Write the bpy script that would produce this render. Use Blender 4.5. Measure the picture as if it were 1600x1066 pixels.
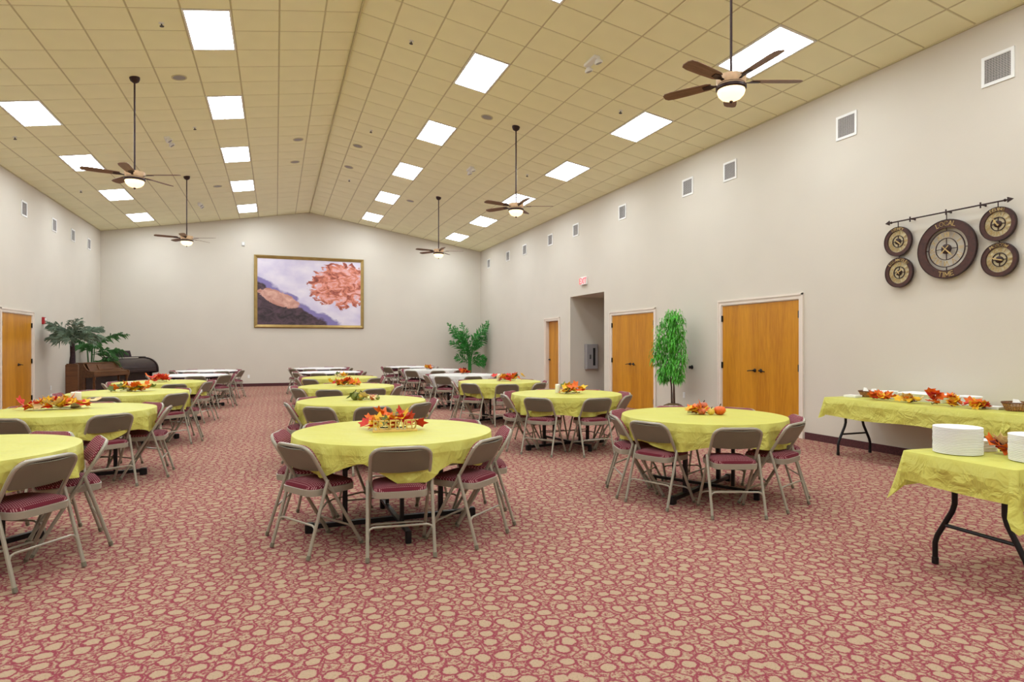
import bpy, math, random
from mathutils import Matrix, Vector, Euler
random.seed(7)
PI = math.pi
for o in list(bpy.data.objects): bpy.data.objects.remove(o)
SC = bpy.context.scene
COL = SC.collection

# ------------------------------------------------------------------ camera
FPX, CAMZ, YAW = 980.0, 1.42, math.atan(369/980.0)
cam = bpy.data.cameras.new('camera'); camo = bpy.data.objects.new('camera', cam); COL.objects.link(camo)
cam.sensor_fit = 'HORIZONTAL'; cam.sensor_width = 36.0; cam.lens = FPX/1600*36.0
cam.shift_y = 7/1600.0; cam.clip_end = 200
camo.location = (0, 0, CAMZ); camo.rotation_euler = (PI/2, 0, -YAW)
SC.camera = camo
# ------------------------------------------------------------------ world, exposure
w = bpy.data.worlds.new('world'); SC.world = w; w.use_nodes = True
w.node_tree.nodes['Background'].inputs[0].default_value = (0.9, 0.92, 1, 1)
w.node_tree.nodes['Background'].inputs[1].default_value = 0.02
SC.view_settings.view_transform = 'Standard'; SC.view_settings.look = 'None'
SC.view_settings.exposure = 0.88; SC.view_settings.gamma = 1.0; SC.view_settings.use_curve_mapping = False
SC.cycles.use_light_tree = False; SC.cycles.max_bounces = 6; SC.cycles.diffuse_bounces = 4; SC.cycles.glossy_bounces = 2; SC.cycles.transmission_bounces = 2
SC.cycles.caustics_reflective = False; SC.cycles.caustics_refractive = False
PANEL_EMIT = 14.0      # fluorescent ceiling panels
BOWL_EMIT = 1.1        # fan lamp bowls

# ------------------------------------------------------------------ helpers
sY, cY = math.sin(YAW), math.cos(YAW)
def proj(X, Y, Z):
    R = X*cY - Y*sY; D = X*sY + Y*cY
    if D < .1: return (-9999, -9999, D)
    return (800 + FPX*R/D, 540 - FPX*(Z-CAMZ)/D, D)
def lin(c):
    c /= 255.0
    return c/12.92 if c <= .04045 else ((c+.055)/1.055)**2.4
def rgb(r, g, b): return (lin(r), lin(g), lin(b), 1)

class MB:
    def __init__(s): s.v = []; s.f = []
    def add(s, vs, fs, M=None):
        n = len(s.v)
        s.v += [tuple(M @ Vector(p)) if M else tuple(p) for p in vs]
        s.f += [tuple(i+n for i in q) for q in fs]; return s
    def box(s, x0, x1, y0, y1, z0, z1, M=None):
        return s.add([(x0,y0,z0),(x1,y0,z0),(x1,y1,z0),(x0,y1,z0),(x0,y0,z1),(x1,y0,z1),(x1,y1,z1),(x0,y1,z1)],
                     [(0,3,2,1),(4,5,6,7),(0,1,5,4),(1,2,6,5),(2,3,7,6),(3,0,4,7)], M)
    def cbox(s, x0, x1, y0, y1, z0, z1, c=.01, M=None):
        """box with chamfered top and vertical edges"""
        def ring(i, z): return [(x0+i+c,y0+i,z),(x1-i-c,y0+i,z),(x1-i,y0+i+c,z),(x1-i,y1-i-c,z),(x1-i-c,y1-i,z),(x0+i+c,y1-i,z),(x0+i,y1-i-c,z),(x0+i,y0+i+c,z)]
        return s.loft([ring(c*.6,z0), ring(0,z0+c*.6), ring(0,z1-c), ring(c,z1)], M=M)
    def loft(s, rings, closed=True, caps=True, M=None):
        n = len(rings[0]); vs = [p for r in rings for p in r]; fs = []
        for k in range(len(rings)-1):
            for i in range(n if closed else n-1):
                j = (i+1) % n; fs.append((k*n+i, k*n+j, (k+1)*n+j, (k+1)*n+i))
        if caps and closed:
            fs.append(tuple(reversed(range(n)))); fs.append(tuple((len(rings)-1)*n+i for i in range(n)))
        return s.add(vs, fs, M)
    def lathe(s, prof, n=20, M=None, caps=True):
        return s.loft([[(r*math.cos(2*PI*i/n), r*math.sin(2*PI*i/n), z) for i in range(n)] for r, z in prof], caps=caps, M=M)
    def prism(s, poly, z0, z1, M=None):
        return s.loft([[(x,y,z0) for x,y in poly], [(x,y,z1) for x,y in poly]], M=M)
    def tube(s, path, r, n=8, M=None, radii=None, closed=False):
        P = [Vector(p) for p in path]; rings = []; up = None
        m = len(P)
        for k in range(m):
            if closed: t = P[(k+1)%m]-P[k-1]
            else: t = (P[min(k+1,m-1)]-P[max(k-1,0)])
            t.normalize()
            if up is None:
                up = Vector((0,0,1)) if abs(t.z) < .9 else Vector((1,0,0))
            a = t.cross(up); 
            if a.length < 1e-4: a = t.orthogonal()
            a.normalize(); b = a.cross(t).normalized(); up = b
            rr = radii[k] if radii else r
            rings.append([tuple(P[k] + (a*math.cos(2*PI*i/n) + b*math.sin(2*PI*i/n))*rr) for i in range(n)])
        if closed: rings.append(rings[0]); return s.loft(rings, caps=False, M=M)
        return s.loft(rings, M=M)
    def ring(s, r0, r1, z0, z1, n=40, M=None):
        """flat annulus with thickness around local z"""
        c = [(math.cos(2*PI*i/n), math.sin(2*PI*i/n)) for i in range(n)]
        rs = [[(x*r,y*r,z) for x,y in c] for r,z in ((r0,z0),(r1,z0),(r1,z1),(r0,z1),(r0,z0))]
        return s.loft(rs, caps=False, M=M)
    def mesh(s, name, mat, smooth=False):
        me = bpy.data.meshes.new(name); me.from_pydata(s.v, [], s.f); me.update()
        if mat: me.materials.append(mat)
        if smooth:
            me.polygons.foreach_set('use_smooth', [True]*len(me.polygons))
            try: me.set_sharp_from_angle(angle=math.radians(38))
            except Exception: pass
        return me
def link(name, data, parent=None, M=None, loc=None):
    o = bpy.data.objects.new(name, data); COL.objects.link(o)
    if parent: o.parent = parent
    if M is not None: o.matrix_local = M
    if loc is not None: o.location = loc
    return o
def obj(name, mb, mat, parent=None, smooth=False, M=None, loc=None):
    return link(name, mb.mesh(name, mat, smooth), parent, M, loc)
def tag(o, label, cat, group=None):
    o['label'] = label; o['category'] = cat
    if group: o['group'] = group
    return o
def thing(name, label, cat, M=None, loc=None, group=None):
    return tag(link(name, None, None, M, loc), label, cat, group)
def struct(name, mb, mat, smooth=False, M=None):
    o = obj(name, mb, mat, None, smooth, M); o['kind'] = 'structure'; return o
def copy_tree(o, parent=None):
    c = o.copy(); COL.objects.link(c); c.parent = parent
    for ch in o.children: copy_tree(ch, c)
    return c
def T(x, y, z): return Matrix.Translation((x, y, z))
def RZ(a): return Matrix.Rotation(a, 4, 'Z')
def RX(a): return Matrix.Rotation(a, 4, 'X')
def RY(a): return Matrix.Rotation(a, 4, 'Y')
def frame(o, x, y, z):
    return Matrix(((x[0],y[0],z[0],o[0]),(x[1],y[1],z[1],o[1]),(x[2],y[2],z[2],o[2]),(0,0,0,1)))

# ------------------------------------------------------------------ materials
def newmat(name):
    m = bpy.data.materials.new(name); m.use_nodes = True
    nt = m.node_tree; b = nt.nodes['Principled BSDF']; return m, nt, b
def N(nt, typ, **kw):
    n = nt.nodes.new(typ)
    for k, v in kw.items():
        if k.startswith('i_'):
            key = k[2:]; key = int(key) if key.isdigit() else key.replace('_', ' ')
            n.inputs[key].default_value = v
        else: setattr(n, k, v)
    return n
def math_n(nt, op, a, b=None, c=None, clamp=False):
    n = nt.nodes.new('ShaderNodeMath'); n.operation = op; n.use_clamp = clamp
    for i, q in enumerate((a, b, c)):
        if q is None: continue
        if isinstance(q, (int, float)): n.inputs[i].default_value = q
        else: nt.links.new(q, n.inputs[i])
    return n.outputs[0]
def mixc(nt, fac, a, b, mode='MIX'):
    n = nt.nodes.new('ShaderNodeMix'); n.data_type = 'RGBA'; n.blend_type = mode
    for i, q in ((0, fac), (6, a), (7, b)):
        if isinstance(q, (int, float, tuple)): n.inputs[i].default_value = q
        else: nt.links.new(q, n.inputs[i])
    return n.outputs[2]
def ramp(nt, fac, stops):
    n = nt.nodes.new('ShaderNodeValToRGB'); nt.links.new(fac, n.inputs[0]); e = n.color_ramp.elements
    while len(e) < len(stops): e.new(.5)
    for i, (p, c) in enumerate(stops): e[i].position = p; e[i].color = c if len(c) == 4 else c
    return n.outputs[0]
def coords(nt, kind='Object', scale=(1,1,1), rot=(0,0,0)):
    t = nt.nodes.new('ShaderNodeTexCoord'); mp = nt.nodes.new('ShaderNodeMapping')
    mp.inputs['Scale'].default_value = scale; mp.inputs['Rotation'].default_value = rot
    nt.links.new(t.outputs[kind], mp.inputs[0]); return mp.outputs[0]
def noise(nt, vec, scale, detail=2, rough=.5, out='Fac', dist=0):
    n = nt.nodes.new('ShaderNodeTexNoise'); n.inputs['Scale'].default_value = scale
    n.inputs['Detail'].default_value = detail; n.inputs['Roughness'].default_value = rough; n.inputs['Distortion'].default_value = dist
    nt.links.new(vec, n.inputs['Vector']); return n.outputs[out]
def bump(nt, b, h, strength, dist):
    n = nt.nodes.new('ShaderNodeBump'); n.inputs['Strength'].default_value = strength; n.inputs['Distance'].default_value = dist
    nt.links.new(h, n.inputs['Height']); nt.links.new(n.outputs[0], b.inputs['Normal'])
def simple(name, col, rough=.5, metal=0, var=.06, vscale=6, bumps=None, spec=None):
    m, nt, b = newmat(name); c = coords(nt)
    nz = noise(nt, c, vscale, 1)
    dark = tuple(x*(1-var*2) for x in col[:3])+(1,)
    nt.links.new(ramp(nt, nz, [(.3, dark), (.7, col)]), b.inputs['Base Color'])
    b.inputs['Roughness'].default_value = rough; b.inputs['Metallic'].default_value = metal
    if spec is not None: b.inputs['Specular IOR Level'].default_value = spec
    if bumps: bump(nt, b, noise(nt, c, bumps[0], 1), bumps[1], bumps[2])
    return m
def emit(name, col, strength):
    m, nt, b = newmat(name)
    b.inputs['Base Color'].default_value = col; b.inputs['Emission Color'].default_value = col; b.inputs['Emission Strength'].default_value = strength
    return m
def wood(name, c0, c1, rough=.35, scale=(14, .8, 14), spec=.4):
    m, nt, b = newmat(name); c = coords(nt, 'Object', scale)
    a = noise(nt, c, 1.0, 4, .6, dist=.6); f = noise(nt, coords(nt, 'Object', tuple(q*6 for q in scale)), 1.5, 2)
    k = math_n(nt, 'MULTIPLY_ADD', f, .3, math_n(nt, 'MULTIPLY', a, .8))
    nt.links.new(ramp(nt, k, [(.3, c0), (.75, c1)]), b.inputs['Base Color'])
    b.inputs['Roughness'].default_value = rough; b.inputs['Specular IOR Level'].default_value = spec
    return m
def carpet():
    m, nt, b = newmat('carpet'); L = nt.links
    c = coords(nt)
    dn = noise(nt, c, 9, 2, out='Color')
    dv = nt.nodes.new('ShaderNodeVectorMath'); dv.operation = 'MULTIPLY_ADD'
    L.new(dn, dv.inputs[0]); dv.inputs[1].default_value = (.05,.05,0); L.new(c, dv.inputs[2])
    v = N(nt, 'ShaderNodeTexVoronoi', voronoi_dimensions='2D', feature='F1', i_Scale=8.2, i_Randomness=.62); L.new(dv.outputs[0], v.inputs['Vector'])
    d = v.outputs['Distance']
    e = N(nt, 'ShaderNodeTexVoronoi', voronoi_dimensions='2D', feature='DISTANCE_TO_EDGE', i_Scale=14.0, i_Randomness=1.0); L.new(dv.outputs[0], e.inputs['Vector'])
    fine = noise(nt, c, 90, 2, .8); mid = noise(nt, c, 42, 3, .65)
    jit = math_n(nt, 'MULTIPLY', math_n(nt, 'SUBTRACT', mid, .5), .22)
    dj = math_n(nt, 'ADD', d, jit)
    rg = math_n(nt, 'ABSOLUTE', math_n(nt, 'SUBTRACT', dj, .335))
    ringm = math_n(nt, 'SUBTRACT', 1.0, math_n(nt, 'DIVIDE', rg, .088), clamp=True)
    outside = math_n(nt, 'GREATER_THAN', dj, .35)
    lines = math_n(nt, 'SUBTRACT', 1.0, math_n(nt, 'DIVIDE', e.outputs[0], .15), clamp=True)
    lines = math_n(nt, 'MULTIPLY', math_n(nt, 'MULTIPLY', lines, outside), .8)
    scr = math_n(nt, 'MULTIPLY', math_n(nt, 'MULTIPLY', math_n(nt, 'SUBTRACT', mid, .43), 6.0, clamp=True), outside)
    red = math_n(nt, 'MAXIMUM', math_n(nt, 'MAXIMUM', ringm, lines), math_n(nt, 'MULTIPLY', scr, .62))
    red = math_n(nt, 'ADD', red, math_n(nt, 'MULTIPLY', math_n(nt, 'SUBTRACT', fine, .5), 2.0), clamp=True)
    red = ramp(nt, red, [(.12, (0,0,0,1)), (.62, (1,1,1,1))])
    beige = mixc(nt, fine, rgb(122,98,76), rgb(208,182,150))
    rd = mixc(nt, fine, rgb(98,32,44), rgb(164,80,90))
    L.new(mixc(nt, red, beige, rd), b.inputs['Base Color'])
    b.inputs['Roughness'].default_value = .95; b.inputs['Specular IOR Level'].default_value = .1
    return m
def fabric():
    m, nt, b = newmat('maroon_fabric'); L = nt.links
    sp = nt.nodes.new('ShaderNodeSeparateXYZ'); L.new(coords(nt, 'Object', (78,78,78)), sp.inputs[0])
    vv = math_n(nt, 'MULTIPLY_ADD', sp.outputs[2], .575, math_n(nt, 'MULTIPLY', sp.outputs[1], -1.0))
    row = math_n(nt, 'MULTIPLY', math_n(nt, 'FLOOR', vv), .5)
    fx = math_n(nt, 'SUBTRACT', math_n(nt, 'FRACT', math_n(nt, 'ADD', sp.outputs[0], row)), .5)
    fy = math_n(nt, 'SUBTRACT', math_n(nt, 'FRACT', vv), .5)
    dd = math_n(nt, 'ADD', math_n(nt, 'MULTIPLY', fx, fx), math_n(nt, 'MULTIPLY', fy, fy))
    dot = math_n(nt, 'LESS_THAN', dd, .07)
    L.new(mixc(nt, dot, rgb(112,42,54), rgb(190,140,142)), b.inputs['Base Color'])
    b.inputs['Roughness'].default_value = .9; b.inputs['Specular IOR Level'].default_value = .15
    return m
def cloth(name, c0, c1, rough=.42):
    m, nt, b = newmat(name); c = coords(nt)
    n2 = noise(nt, c, 1.3, 2); n0 = noise(nt, c, 7, 3, .6, dist=1.5)
    dn = noise(nt, c, 4, 2, out='Color'); dv = nt.nodes.new('ShaderNodeVectorMath'); dv.operation = 'MULTIPLY_ADD'
    nt.links.new(dn, dv.inputs[0]); dv.inputs[1].default_value = (.12,.12,.12); nt.links.new(c, dv.inputs[2])
    vo = N(nt, 'ShaderNodeTexVoronoi', feature='F1', i_Scale=6.5); nt.links.new(dv.outputs[0], vo.inputs['Vector'])
    sx = nt.nodes.new('ShaderNodeSeparateXYZ'); nt.links.new(c, sx.inputs[0])
    hang = math_n(nt, 'MULTIPLY', math_n(nt, 'SUBTRACT', .747, sx.outputs[2]), 14, clamp=True)
    n1 = math_n(nt, 'MULTIPLY', math_n(nt, 'MULTIPLY_ADD', vo.outputs['Distance'], .9, math_n(nt, 'MULTIPLY', n0, .8)), math_n(nt, 'MULTIPLY_ADD', hang, .85, .15))
    nt.links.new(ramp(nt, n2, [(.3, c0), (.7, c1)]), b.inputs['Base Color'])
    b.inputs['Roughness'].default_value = rough; b.inputs['Specular IOR Level'].default_value = .25
    bump(nt, b, n1, .8, .05)
    tr = nt.nodes.new('ShaderNodeBsdfTranslucent'); tr.inputs[0].default_value = c1
    mx = nt.nodes.new('ShaderNodeMixShader'); mx.inputs[0].default_value = .18
    out = nt.nodes['Material Output']
    nt.links.new(b.outputs[0], mx.inputs[1]); nt.links.new(tr.outputs[0], mx.inputs[2]); nt.links.new(mx.outputs[0], out.inputs[0])
    return m
def print_mat():
    """abstract colour-field print: pale lavender, dark slope, warm patch"""
    m, nt, b = newmat('abstract_print'); L = nt.links
    c = coords(nt, 'Generated'); sp = nt.nodes.new('ShaderNodeSeparateXYZ'); L.new(c, sp.inputs[0])
    x, y = sp.outputs[0], sp.outputs[1]
    n1 = noise(nt, c, 5, 4); n2 = noise(nt, c, 11, 4, .6, dist=1)
    base = ramp(nt, n1, [(.3, rgb(196,186,212)), (.7, rgb(226,218,226))])
    hill = math_n(nt, 'SUBTRACT', math_n(nt, 'ADD', math_n(nt, 'MULTIPLY', x, -.95), math_n(nt, 'MULTIPLY_ADD', n1, .3, .52)), y)
    blue = math_n(nt, 'MULTIPLY', math_n(nt, 'ADD', hill, .1), 30, clamp=True)
    dark = math_n(nt, 'MULTIPLY', hill, 30, clamp=True)
    col = mixc(nt, blue, base, rgb(128,116,168))
    col = mixc(nt, dark, col, ramp(nt, n2, [(.35, rgb(38,28,30)), (.65, rgb(88,62,74))]))
    dx = math_n(nt, 'DIVIDE', math_n(nt, 'SUBTRACT', x, .8), .3); dy = math_n(nt, 'DIVIDE', math_n(nt, 'SUBTRACT', y, .62), .34)
    rr = math_n(nt, 'ADD', math_n(nt, 'ADD', math_n(nt, 'MULTIPLY', dx, dx), math_n(nt, 'MULTIPLY', dy, dy)), math_n(nt, 'MULTIPLY', math_n(nt, 'SUBTRACT', n2, .5), 2.6))
    warm = math_n(nt, 'MULTIPLY', math_n(nt, 'SUBTRACT', 1.0, rr), 14, clamp=True)
    wc = ramp(nt, n2, [(.2, rgb(70,34,34)), (.38, rgb(150,72,58)), (.5, rgb(214,130,104)), (.62, rgb(226,176,176)), (.8, rgb(120,60,60))])
    col = mixc(nt, warm, col, wc)
    bx = math_n(nt, 'DIVIDE', math_n(nt, 'SUBTRACT', x, .2), .2); by = math_n(nt, 'DIVIDE', math_n(nt, 'SUBTRACT', y, math_n(nt, 'MULTIPLY_ADD', x, -.5, .5)), .11)
    br = math_n(nt, 'ADD', math_n(nt, 'ADD', math_n(nt, 'MULTIPLY', bx, bx), math_n(nt, 'MULTIPLY', by, by)), math_n(nt, 'MULTIPLY', math_n(nt, 'SUBTRACT', n2, .5), 1.6))
    band = math_n(nt, 'MULTIPLY', math_n(nt, 'SUBTRACT', 1.0, br), 8, clamp=True)
    col = mixc(nt, band, col, ramp(nt, n2, [(.3, rgb(170,110,96)), (.7, rgb(222,176,158))]))
    L.new(col, b.inputs['Base Color']); b.inputs['Roughness'].default_value = .5
    return m
MT = {}
MT['wall'] = simple('wall_paint', rgb(211,203,189), .85, var=.012, vscale=1.5, bumps=(55, .12, .004), spec=.2)
MT['ceil_slab'] = simple('ceiling_slab', rgb(150,136,100), .9)
MT['grid'] = simple('ceiling_grid', rgb(204,196,158), .7, var=.02)
MT['tile'] = simple('ceiling_tile', rgb(246,243,208), .9, var=.02, vscale=2.0, spec=.1)
MT['carpet'] = carpet()
MT['base'] = simple('carpet_base', rgb(92,46,48), .9, var=.25, vscale=70)
MT['trim'] = simple('trim_paint', rgb(226,214,200), .5, var=.01)
MT['door'] = wood('maple_door', rgb(160,96,12), rgb(210,146,34), .35, (5, .5, 5))
MT['black'] = simple('black_metal', rgb(22,20,22), .4, .3)
MT['bronze'] = simple('dark_bronze', rgb(52,30,28), .45, .4)
MT['taupe'] = simple('taupe_steel', rgb(162,155,137), .28, .15, var=.03, vscale=10)
MT['taupe_d'] = simple('taupe_panel', rgb(118,113,94), .42, .08, var=.04, vscale=10)
MT['fabric'] = fabric()
MT['yellow'] = cloth('yellow_plastic', rgb(215,211,98), rgb(221,218,112))
MT['white_cloth'] = cloth('white_plastic', rgb(224,222,214), rgb(236,234,228))
MT['white_top'] = simple('white_tabletop', rgb(232,230,228), .4, var=.02)
MT['brown_edge'] = simple('tabletop_particle', rgb(150,120,90), .6)
MT['white'] = simple('white_enamel', rgb(235,234,230), .4, var=.01)
MT['foam'] = simple('white_foam', rgb(242,241,238), .6, var=.01)
MT['paper'] = simple('white_paper', rgb(240,238,230), .8, var=.02, vscale=30)
MT['grey'] = simple('grey_enamel', rgb(150,146,146), .45, var=.02)
MT['vent_dark'] = simple('vent_dark', rgb(66,64,66), .7)
MT['vent_slat'] = simple('vent_slat', rgb(196,193,190), .5, var=.01)
MT['glass_dark'] = simple('dark_glass', rgb(40,38,40), .12)
MT['panel'] = emit('fluorescent_panel', (.90, .98, 1.06, 1), PANEL_EMIT)
MT['bowl'] = emit('lamp_bowl', (1, .72, .38, 1), BOWL_EMIT)
MT['frost'] = simple('amber_glass', rgb(226,190,150), .3, var=.12, vscale=14)
MT['blade'] = wood('fan_blade', rgb(98,72,56), rgb(138,106,84), .5, (4, 30, 30))
MT['gold'] = simple('gold_frame', rgb(168,140,82), .35, .5, var=.08)
MT['print'] = print_mat()
MT['clock_wood'] = wood('clock_wood', rgb(44,24,20), rgb(82,44,34), .5, (20, 20, 20))
MT['clock_gold'] = simple('clock_gold', rgb(202,172,112), .45, .2, var=.1, vscale=40)
MT['clock_dial'] = simple('clock_dial', rgb(206,192,152), .7, var=.12, vscale=25)
MT['piano'] = wood('piano_wood', rgb(66,40,20), rgb(110,70,38), .3, (3, 20, 20))
MT['organ'] = wood('organ_wood', rgb(28,20,20), rgb(56,40,38), .3, (3, 20, 20))
MT['keys'] = simple('piano_keys', rgb(226,220,206), .3)
MT['frond'] = simple('palm_green', rgb(66,118,58), .5, var=.2, vscale=4)
MT['frond_g'] = simple('palm_greygreen', rgb(126,148,124), .55, var=.22, vscale=4)
MT['frond_b'] = simple('palm_bright', rgb(62,156,62), .5, var=.2, vscale=4)
MT['willow'] = simple('willow_green', rgb(92,196,52), .5, var=.22, vscale=7)
MT['bark'] = simple('bark', rgb(86,64,50), .9, var=.2, vscale=20, bumps=(40, .6, .01))
MT['trunk_d'] = simple('palm_trunk', rgb(60,40,46), .9, var=.25, vscale=30, bumps=(40, .8, .02))
MT['moss'] = simple('moss', rgb(124,94,56), .95, var=.3, vscale=25, bumps=(60, 1, .02))
MT['wicker'] = simple('wicker', rgb(186,130,66), .7, var=.25, vscale=60)
MT['wicker_d'] = simple('wicker_dark', rgb(112,66,34), .7, var=.2, vscale=60)
MT['red'] = simple('alarm_red', rgb(178,24,34), .4)
MT['exit_red'] = emit('exit_letters', rgb(225,70,80), .8)
MT['lightwood'] = simple('light_wood', rgb(226,190,104), .5, var=.06, vscale=20)
LEAFC = {'orange': rgb(242,112,12), 'yellow': rgb(246,192,24), 'red': rgb(216,44,20), 'maroon': rgb(120,34,36), 'green': rgb(98,112,42), 'pale': rgb(232,200,140)}
for k, v in LEAFC.items(): MT['leaf_'+k] = simple('leaf_'+k, v, .6, var=.15, vscale=30)
MT['pumpkin'] = simple('pumpkin_skin', rgb(232,104,22), .45, var=.1, vscale=20)
MT['gourd_red'] = simple('gourd_red', rgb(214,116,80), .45, var=.18, vscale=18)
MT['gourd_green'] = simple('gourd_green', rgb(146,154,84), .5, var=.25, vscale=18)
MT['gourd_yellow'] = simple('gourd_yellow', rgb(222,186,72), .5, var=.12, vscale=18)
MT['candle'] = simple('candle_wax', rgb(240,236,224), .5, var=.01)

# ------------------------------------------------------------------ the room
XL, XR, XM = -5.27, 7.53, 1.13
ZE, ZR = 5.103, 6.17
Y0, Y1 = -4.2, 23.5
PIT = math.atan(1/6.0); TPC = 1/math.cos(PIT)
def zc(x): return ZR - abs(x-XM)/6.0
HALL = (13.59, 15.48, 2.74)      # corridor opening
HALLX = 10.3
floor = struct('floor', MB().box(XL-.3, HALLX+.3, Y0-.3, Y1+.3, -.12, 0), MT['carpet'])

WT = .16
def wall_y(x0, x1, ya, yb, ztop, holes):
    mb = MB(); y = ya
    for a, b, zt in sorted(holes):
        if a > y: mb.box(x0, x1, y, a, 0, ztop)
        mb.box(x0, x1, a, b, zt, ztop); y = b
    mb.box(x0, x1, y, yb, 0, ztop); return mb
DOORS_R = [(7.46, 9.26, 2.14), (11.42, 13.22, 2.14), (16.22, 17.14, 2.14)]
DOOR_L = (15.72, 17.46, 2.12)
struct('wall_right', wall_y(XR, XR+WT, Y0, Y1, ZE+.1, [(a,b,z) for a,b,z in DOORS_R] + [HALL]), MT['wall'])
struct('wall_left', wall_y(XL-WT, XL, Y0, Y1, ZE+.1, [DOOR_L]), MT['wall'])
def gable(y0, y1):
    return MB().prism([(XL-WT,0),(XR+WT,0),(XR+WT,ZE),(XM,ZR+.05),(XL-WT,ZE)], -y1, -y0, RX(PI/2))
struct('wall_back', gable(Y1, Y1+WT), MT['wall'])
struct('wall_rear', gable(Y0-WT, Y0), MT['wall'])
hy0, hy1, hz = HALL
struct('wall_corridor_far', MB().box(XR+WT, HALLX, hy1, hy1+.12, 0, hz+.1), MT['wall'])
struct('wall_corridor_near', MB().box(XR+WT, HALLX, hy0-.12, hy0, 0, hz+.1), MT['wall'])
struct('wall_corridor_end', MB().box(HALLX, HALLX+.12, hy0-.12, hy1+.12, 0, hz+.1), MT['wall'])
struct('ceiling_corridor', MB().box(XR+WT, HALLX, hy0, hy1, hz, hz+.1), MT['wall'])
# baseboards
bh, bt = .105, .012
struct('baseboard_back', MB().box(XL, XR, Y1-bt, Y1, 0, bh), MT['base'])
mb = MB(); y = Y0
for a, b, _ in sorted([(q[0]-.11, q[1]+.11, 0) for q in DOORS_R] + [(hy0, hy1, 0)]):
    mb.box(XR-bt, XR, y, a, 0, bh); y = b
mb.box(XR-bt, XR, y, Y1-bt, 0, bh); struct('baseboard_right', mb, MT['base'])
mb = MB().box(XL, XL+bt, Y0, DOOR_L[0]-.11, 0, bh); mb.box(XL, XL+bt, DOOR_L[1]+.11, Y1-bt, 0, bh)
struct('baseboard_left', mb, MT['base'])
struct('baseboard_corridor', MB().box(XR+WT+.002, HALLX, hy1-bt, hy1, 0, bh), MT['base'])

# ceiling: slab, grid and single tiles
cl = MB()
for y0_, y1_ in ((Y0-.1, Y1+.1),):
    prof = [(XL-.1, zc(XL-.1)), (XM, ZR), (XR+.1, zc(XR+.1)), (XR+.1, zc(XR+.1)+.12), (XM, ZR+.14), (XL-.1, zc(XL-.1)+.12)]
    cl.loft([[(x, y0_, z+.035) for x, z in prof], [(x, y1_, z+.035) for x, z in prof]])
ceiling = struct('ceiling', cl, MT['ceil_slab'])
OFF = [0.0] + [.48+.603*k for k in range(10)] + [6.4]
ROW0, ROWS = 9.13, .6096
ky0 = math.floor((Y0-ROW0)/ROWS)
YB = [Y0] + [ROW0+ROWS*k for k in range(ky0+1, 60) if ROW0+ROWS*k < Y1-.02] + [Y1]
def cframe(x, y, dz=0):
    """frame on the ceiling plane: local x along slope, z pointing down into the room"""
    s = 1 if x >= XM else -1
    tx = Vector((math.cos(PIT), 0, -s*math.sin(PIT))); n = Vector((-s*math.sin(PIT), 0, -math.cos(PIT)))
    ty = n.cross(tx); o = Vector((x, y, zc(x))) + n*dz
    return frame(o, tx, ty, n)
lights_cells = []
for k in range(-5, 5):
    if ROW0+5*ROWS*k+2*ROWS > Y1 or ROW0+5*ROWS*k < Y0: continue
    lights_cells.append(ROW0+5*ROWS*k)
LIGHT_COL = {2, 7}
def is_light(ci, y0):
    return (ci-1) in LIGHT_COL and any(abs(y0-ly) < .05 or abs(y0-ly-ROWS) < .05 for ly in lights_cells)
GAP = .011; TH = .014
def tile_mb(wx, wy, M=None, mb=None):
    mb = mb or MB(); a, b = wx/2-GAP, wy/2-GAP; c = .006
    return mb.loft([[(-a,-b,-TH),(a,-b,-TH),(a,b,-TH),(-a,b,-TH)], [(-a,-b,-c),(a,-b,-c),(a,b,-c),(-a,b,-c)], [(-a+c,-b+c,0),(a-c,-b+c,0),(a-c,b-c,0),(-a+c,b-c,0)]], M=M)
cells = []
for side in (1, -1):
    for ci in range(len(OFF)-1):
        for ri in range(len(YB)-1):
            if is_light(ci, YB[ri]): continue
            xa, xb = XM+side*OFF[ci], XM+side*OFF[ci+1]
            x, y = (xa+xb)/2, (YB[ri]+YB[ri+1])/2
            px, py, D = proj(x, y, zc(x))
            vis = D > .5 and -20 < px < 1620 and -15 < py < 1080
            cells.append((0 if vis else 1, D if D > 0 else 99, x, y, abs(xb-xa)*TPC, YB[ri+1]-YB[ri]))
cells.sort()
tile_cache = {}; rest = MB()
for i, (nv, D, x, y, wx, wy) in enumerate(cells):
    M = cframe(x, y)
    if i < 300 and not nv:
        key = (round(wx,3), round(wy,3))
        if key not in tile_cache: tile_cache[key] = tile_mb(wx, wy).mesh('ceiling_tile', MT['tile'])
        link('ceiling_tile', tile_cache[key], ceiling, M)
    else: tile_mb(wx, wy, M, rest)
ro = obj('ceiling_tile_field', rest, MT['tile'], ceiling); ro['kind'] = 'stuff'
g = MB()
for side in (1, -1):
    for of in OFF[1:-1]:
        x = XM+side*of; g.box(-.013, .013, -(Y1-Y0)/2, (Y1-Y0)/2, -.030, -.007, cframe(x, (Y0+Y1)/2))
    for yb in YB[1:-1]:
        x = XM+side*3.2; g.box(-3.2*TPC, 3.2*TPC, -.013, .013, -.030, -.0075, cframe(x, yb))
g.box(-.011, .011, -(Y1-Y0)/2, (Y1-Y0)/2, -.03, .0, T(XM, (Y0+Y1)/2, ZR+.002))
obj('ceiling_grid', g, MT['grid'], ceiling)
mb = MB()
for x, s in ((XL, 1), (XR, -1)): mb.box(min(x, x+s*.022), max(x, x+s*.022), Y0, Y1, ZE-.012, ZE+.012)
struct('trim_1', mb, MT['grid'])
mb = MB()
for s in (1, -1): mb.box(-3.2*TPC, 3.2*TPC, -.011, .011, -.01, .008, cframe(XM+s*3.2, Y1-.011))
struct('trim_2', mb, MT['grid'])

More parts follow.
